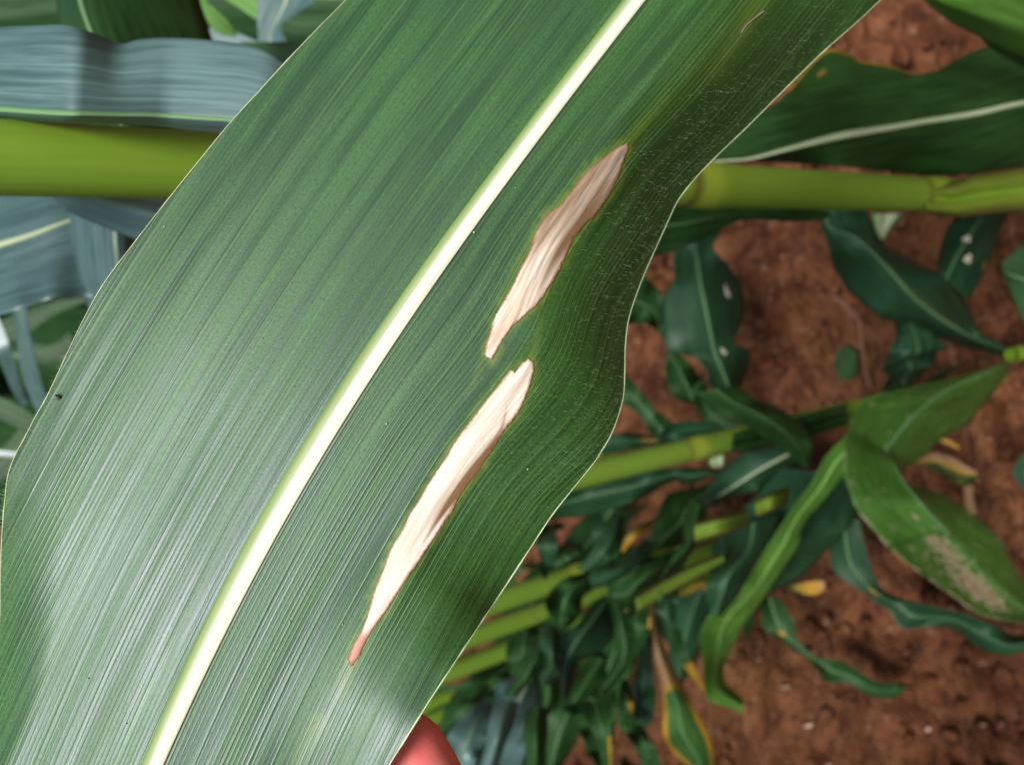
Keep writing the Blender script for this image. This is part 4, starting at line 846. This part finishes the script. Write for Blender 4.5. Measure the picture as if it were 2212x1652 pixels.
leaf(p6, [(1372,1286),(1430,1252),(1490,1222),(1560,1196)], [(1378,1326),(1436,1292),(1496,1256),(1568,1214)], [onplane(1372,1300,F3,-.26), onplane(1560,1205,F3,-.26)], absd=True, rib=False, mat=M_STALKB, belly=.01, name='sheath', e=(.012,.012))
p7 = thing('corn_plant', 'lowest corn plant under the fingertip side, dim green stalk at the bottom', 'corn plant', 'corn plants')
foot_stalk(p7, 980, 1498, 1300, 34, z1=1.2, nodes=(.2, .4, .6), mat=M_STALK)
p8 = thing('corn_plant', 'short corn plant with a thin stalk between the blue leaf and curved green leaf', 'corn plant', 'corn plants')
foot_stalk(p8, 1290, 1405, 1420, 28, z1=.9, nodes=(.2, .4), mat=M_STALKB)
leaf(p7, qe(0,900, 60,950, 160,960, 260,930), qe(0,1000, 60,1010, 160,1000, 260,960), [.56,.56], mat=M_LEAF)
leaf(p7, qe(-60,1180, 0,1130, 120,1080, 240,1100), qe(-60,1280, 20,1220, 130,1180, 240,1140), [.58,.58], mat=M_LEAF)

# --- filler corn farther off: two models, copied whole
def procedural_plant(seed, ht):
    r = np.random.default_rng(seed); root = empty('corn_plant', None, None)
    z = np.linspace(0, ht, 24); P = np.stack([0 * z, 0 * z, z], 1)
    parts = [('stalk', tube_mesh('stalk', P, .011 * (1 - .5 * z / ht), 8), M_STALK, None)]
    for k in range(9):
        zz = .15 + (ht - .25) * k / 8; az = k * math.pi + r.normal(0, .45); ln = r.uniform(.45, .75); w = r.uniform(.028, .042)
        s = np.linspace(0, 1, 18); up = r.uniform(.5, .9)
        out = ln * (s - .22 * s ** 2); zc = zz + ln * (up * s - (up + r.uniform(.35, .9)) * s ** 2)
        dirv = np.array([math.cos(az), math.sin(az), 0]); side = np.array([-math.sin(az), math.cos(az), 0])
        ww = w * np.sin(np.pi * np.clip(s * .93 + .07, 0, 1)) ** .55
        t = np.linspace(-1, 1, 7)
        G = dirv * out[:, None, None] + side * (ww[:, None] * t[None])[..., None] + np.array([0, 0, 1.]) * (zc[:, None] + .35 * ww[:, None] * np.abs(t)[None] + .006 * noise2(s[:, None] * 6 + k, np.sign(t)[None] * 2 + 5., seed) * np.abs(t)[None])[..., None]
        uv = np.stack([ww[:, None] * t[None] + k, np.repeat((s * ln)[:, None], 7, 1)], -1); mk = np.zeros(G.shape)
        parts.append(('leaf', grid_mesh('leaf', G, uv, mk), M_LEAF if k % 3 else M_TEAL, None))
        Gr = dirv * out[:, None, None] + side * (ww[:, None] * .06 * np.array([-1, 0, 1])[None])[..., None] + np.array([0, 0, 1.]) * (zc[:, None] + .0012 + .001 * np.array([0, 1, 0])[None])[..., None]
        parts.append(('midrib', grid_mesh('midrib', Gr, np.zeros((18, 3, 2)), np.zeros((18, 3, 3))), M_RIB, 'leaf'))
    objs = []
    for nme, me, mt_, par in parts:
        me.materials.append(mt_); objs.append((nme, me, par))
    return objs
models = [procedural_plant(5, 1.9), procedural_plant(9, 1.75), procedural_plant(14, 2.0)]
def put_plant(i, x, y, rz, sc, label, group):
    root = thing('corn_plant', label, 'corn plant', group); root.location = (x, y, 0); root.rotation_euler = (0, 0, rz); root.scale = (sc,) * 3
    last = None
    for nme, me, par in models[i]:
        o = bpy.data.objects.new(nme, me); COL.objects.link(o)
        o.parent = last if par == 'leaf' and last is not None else root
        if nme == 'leaf': last = o
    return root
rows = []
for x0, n_, y0 in ((-.55, 10, 2.6), (.35, 11, 2.0), (-1.4, 8, 3.0), (1.25, 10, 2.6), (2.15, 7, 4.0)):
    for k in range(n_):
        y = y0 + k * .34; x = x0 + rng.normal(0, .05)
        rows.append((x, y))
for n_, (x, y) in enumerate(rows):
    px, py, d = proj([x, y, 0.0])
    if px > 1250: continue
    vis = [proj([x, y, q])[:2] for q in np.linspace(.1, 1.8, 12)]
    if not any((-150 < a < 230 and 560 < b < 1120) or (-150 < a < 720 and -60 < b < 130) for a, b in vis): continue
    # drop what would never be seen from here
    qx, qy, _ = proj([x, y, 1.9])
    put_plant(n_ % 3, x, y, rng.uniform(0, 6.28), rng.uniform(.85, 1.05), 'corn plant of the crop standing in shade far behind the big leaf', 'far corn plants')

for n_, (x, y) in enumerate([(-1.08,-.35),(-1.0,-.1),(-1.06,.14),(-1.0,.38),(-1.08,.60),(-1.04,.84),(-1.1,1.08),(-1.2,1.3),(-1.32,.25),(-1.34,.75),(-1.3,-.2),(-.62,-.25),(-.66,.02),(-.88,-.12),(-.60,-.52)]):  # unseen plants added beyond the frame to shade the lower soil
    put_plant(n_ % 3, x, y, math.pi / 2 + .12 * (n_ % 3 - 1), .98, 'unseen tall corn plant, added outside the lower frame edge to shade the soil', 'added shading corn plants')
# ================================================================= litter on the soil
def on_ground(px, py):
    p = un(px, py, gd(px, py)); return p
lit = [(1702,1480,22,.6,'pale straw bit beside the hanging lime leaf end'),(1752,1562,24,.7,'pale straw bit on bare soil below the twisted leaf'),(2130,1560,9,.3,'small pale straw crumb near the right bottom corner'),
       (1795,1650,18,1.,'straw bit at the bottom edge of the soil'),(1666,1590,20,1.2,'thin straw sliver left of the bare patch'),(2010,1570,14,.9,'short straw crumb in the middle of the bare soil'),(1645,1420,10,.4,'yellow crumb beside the lime leaf end'),
       (2150,1050,16,2.,'pale straw bit right of the folded leaf'),(2040,1000,12,.5,'straw crumb under the folded leaf')]
for x, y, ln, a, lb in lit:
    p = on_ground(x, y); L_ = ln * gd(x, y) / FPX; d = np.array([math.cos(a + 1.2), math.sin(a + 1.2), .12]) * L_ / 2
    o = link('straw', tube_mesh('straw', np.array([p - d, p + [0, 0, .004], p + d]) + [0, 0, .008], [.0025, .0035, .0018], 7), None, M_STRAW); tag(o, lb, 'straw', 'straw bits on the soil')
# a dry tendril and a dead blade lying on the soil
p_ = [un(x, y, gd(x, y)) + [0, 0, .014] for x, y in [(1812,640),(1848,668),(1868,700),(1872,750),(1880,800),(1893,838)]]
tag(link('dry_root', tube_mesh('dry_root', crom(p_, 30), .0016, 7), None, plain('root', (.20, .10, .075), .9, .1)), 'long thin pinkish root lying on the soil between two leaves', 'root')
tb = leaf(None, qd(1640,1200, 1650,1300, 1660,1400, 1700,1470), qd(1730,1200, 1730,1290, 1750,1400, 1770,1480), [.965,.97], rib=False, mat=M_LEAF, dry=lambda s, t: 1.0 + 0 * s * t, ns=30, name='dead_leaf'); tag(tb, 'dry tan leaf scrap on the soil below the yellow leaf end', 'dead leaf')
# clods: a scatter of small lumps, one object
V, F = [], []
ico = [(0,0,1)] + [(.89*math.cos(a*1.2566),.89*math.sin(a*1.2566),.45) for a in range(5)] + [(.89*math.cos(a*1.2566+.628),.89*math.sin(a*1.2566+.628),-.45) for a in range(5)] + [(0,0,-1)]
fc = [(0,1+a,1+(a+1)%5) for a in range(5)] + [(1+a,6+a,1+(a+1)%5) for a in range(5)] + [(1+(a+1)%5,6+a,6+(a+1)%5) for a in range(5)] + [(11,6+(a+1)%5,6+a) for a in range(5)]
for _ in range(9000):
    x = rng.uniform(-1.5, 2.1); y = rng.uniform(.45, 3.2); r = .003 + .017 * rng.uniform() ** 4; k0 = len(V)
    s_ = rng.uniform(.7, 1.3, 3); 
    for v in ico: V.append((x + v[0] * r * s_[0] * rng.uniform(.75, 1.2), y + v[1] * r * s_[1] * rng.uniform(.75, 1.2), v[2] * r * .7 + .004 * rng.normal()*.3 + .003))
    F += [(k0 + a, k0 + b, k0 + c) for a, b, c in fc]
o = link('soil_clods', soup('soil_clods', V, F), None, M_SOIL); tag(o, 'loose crumbs and clods of red soil', 'soil', kind='stuff')
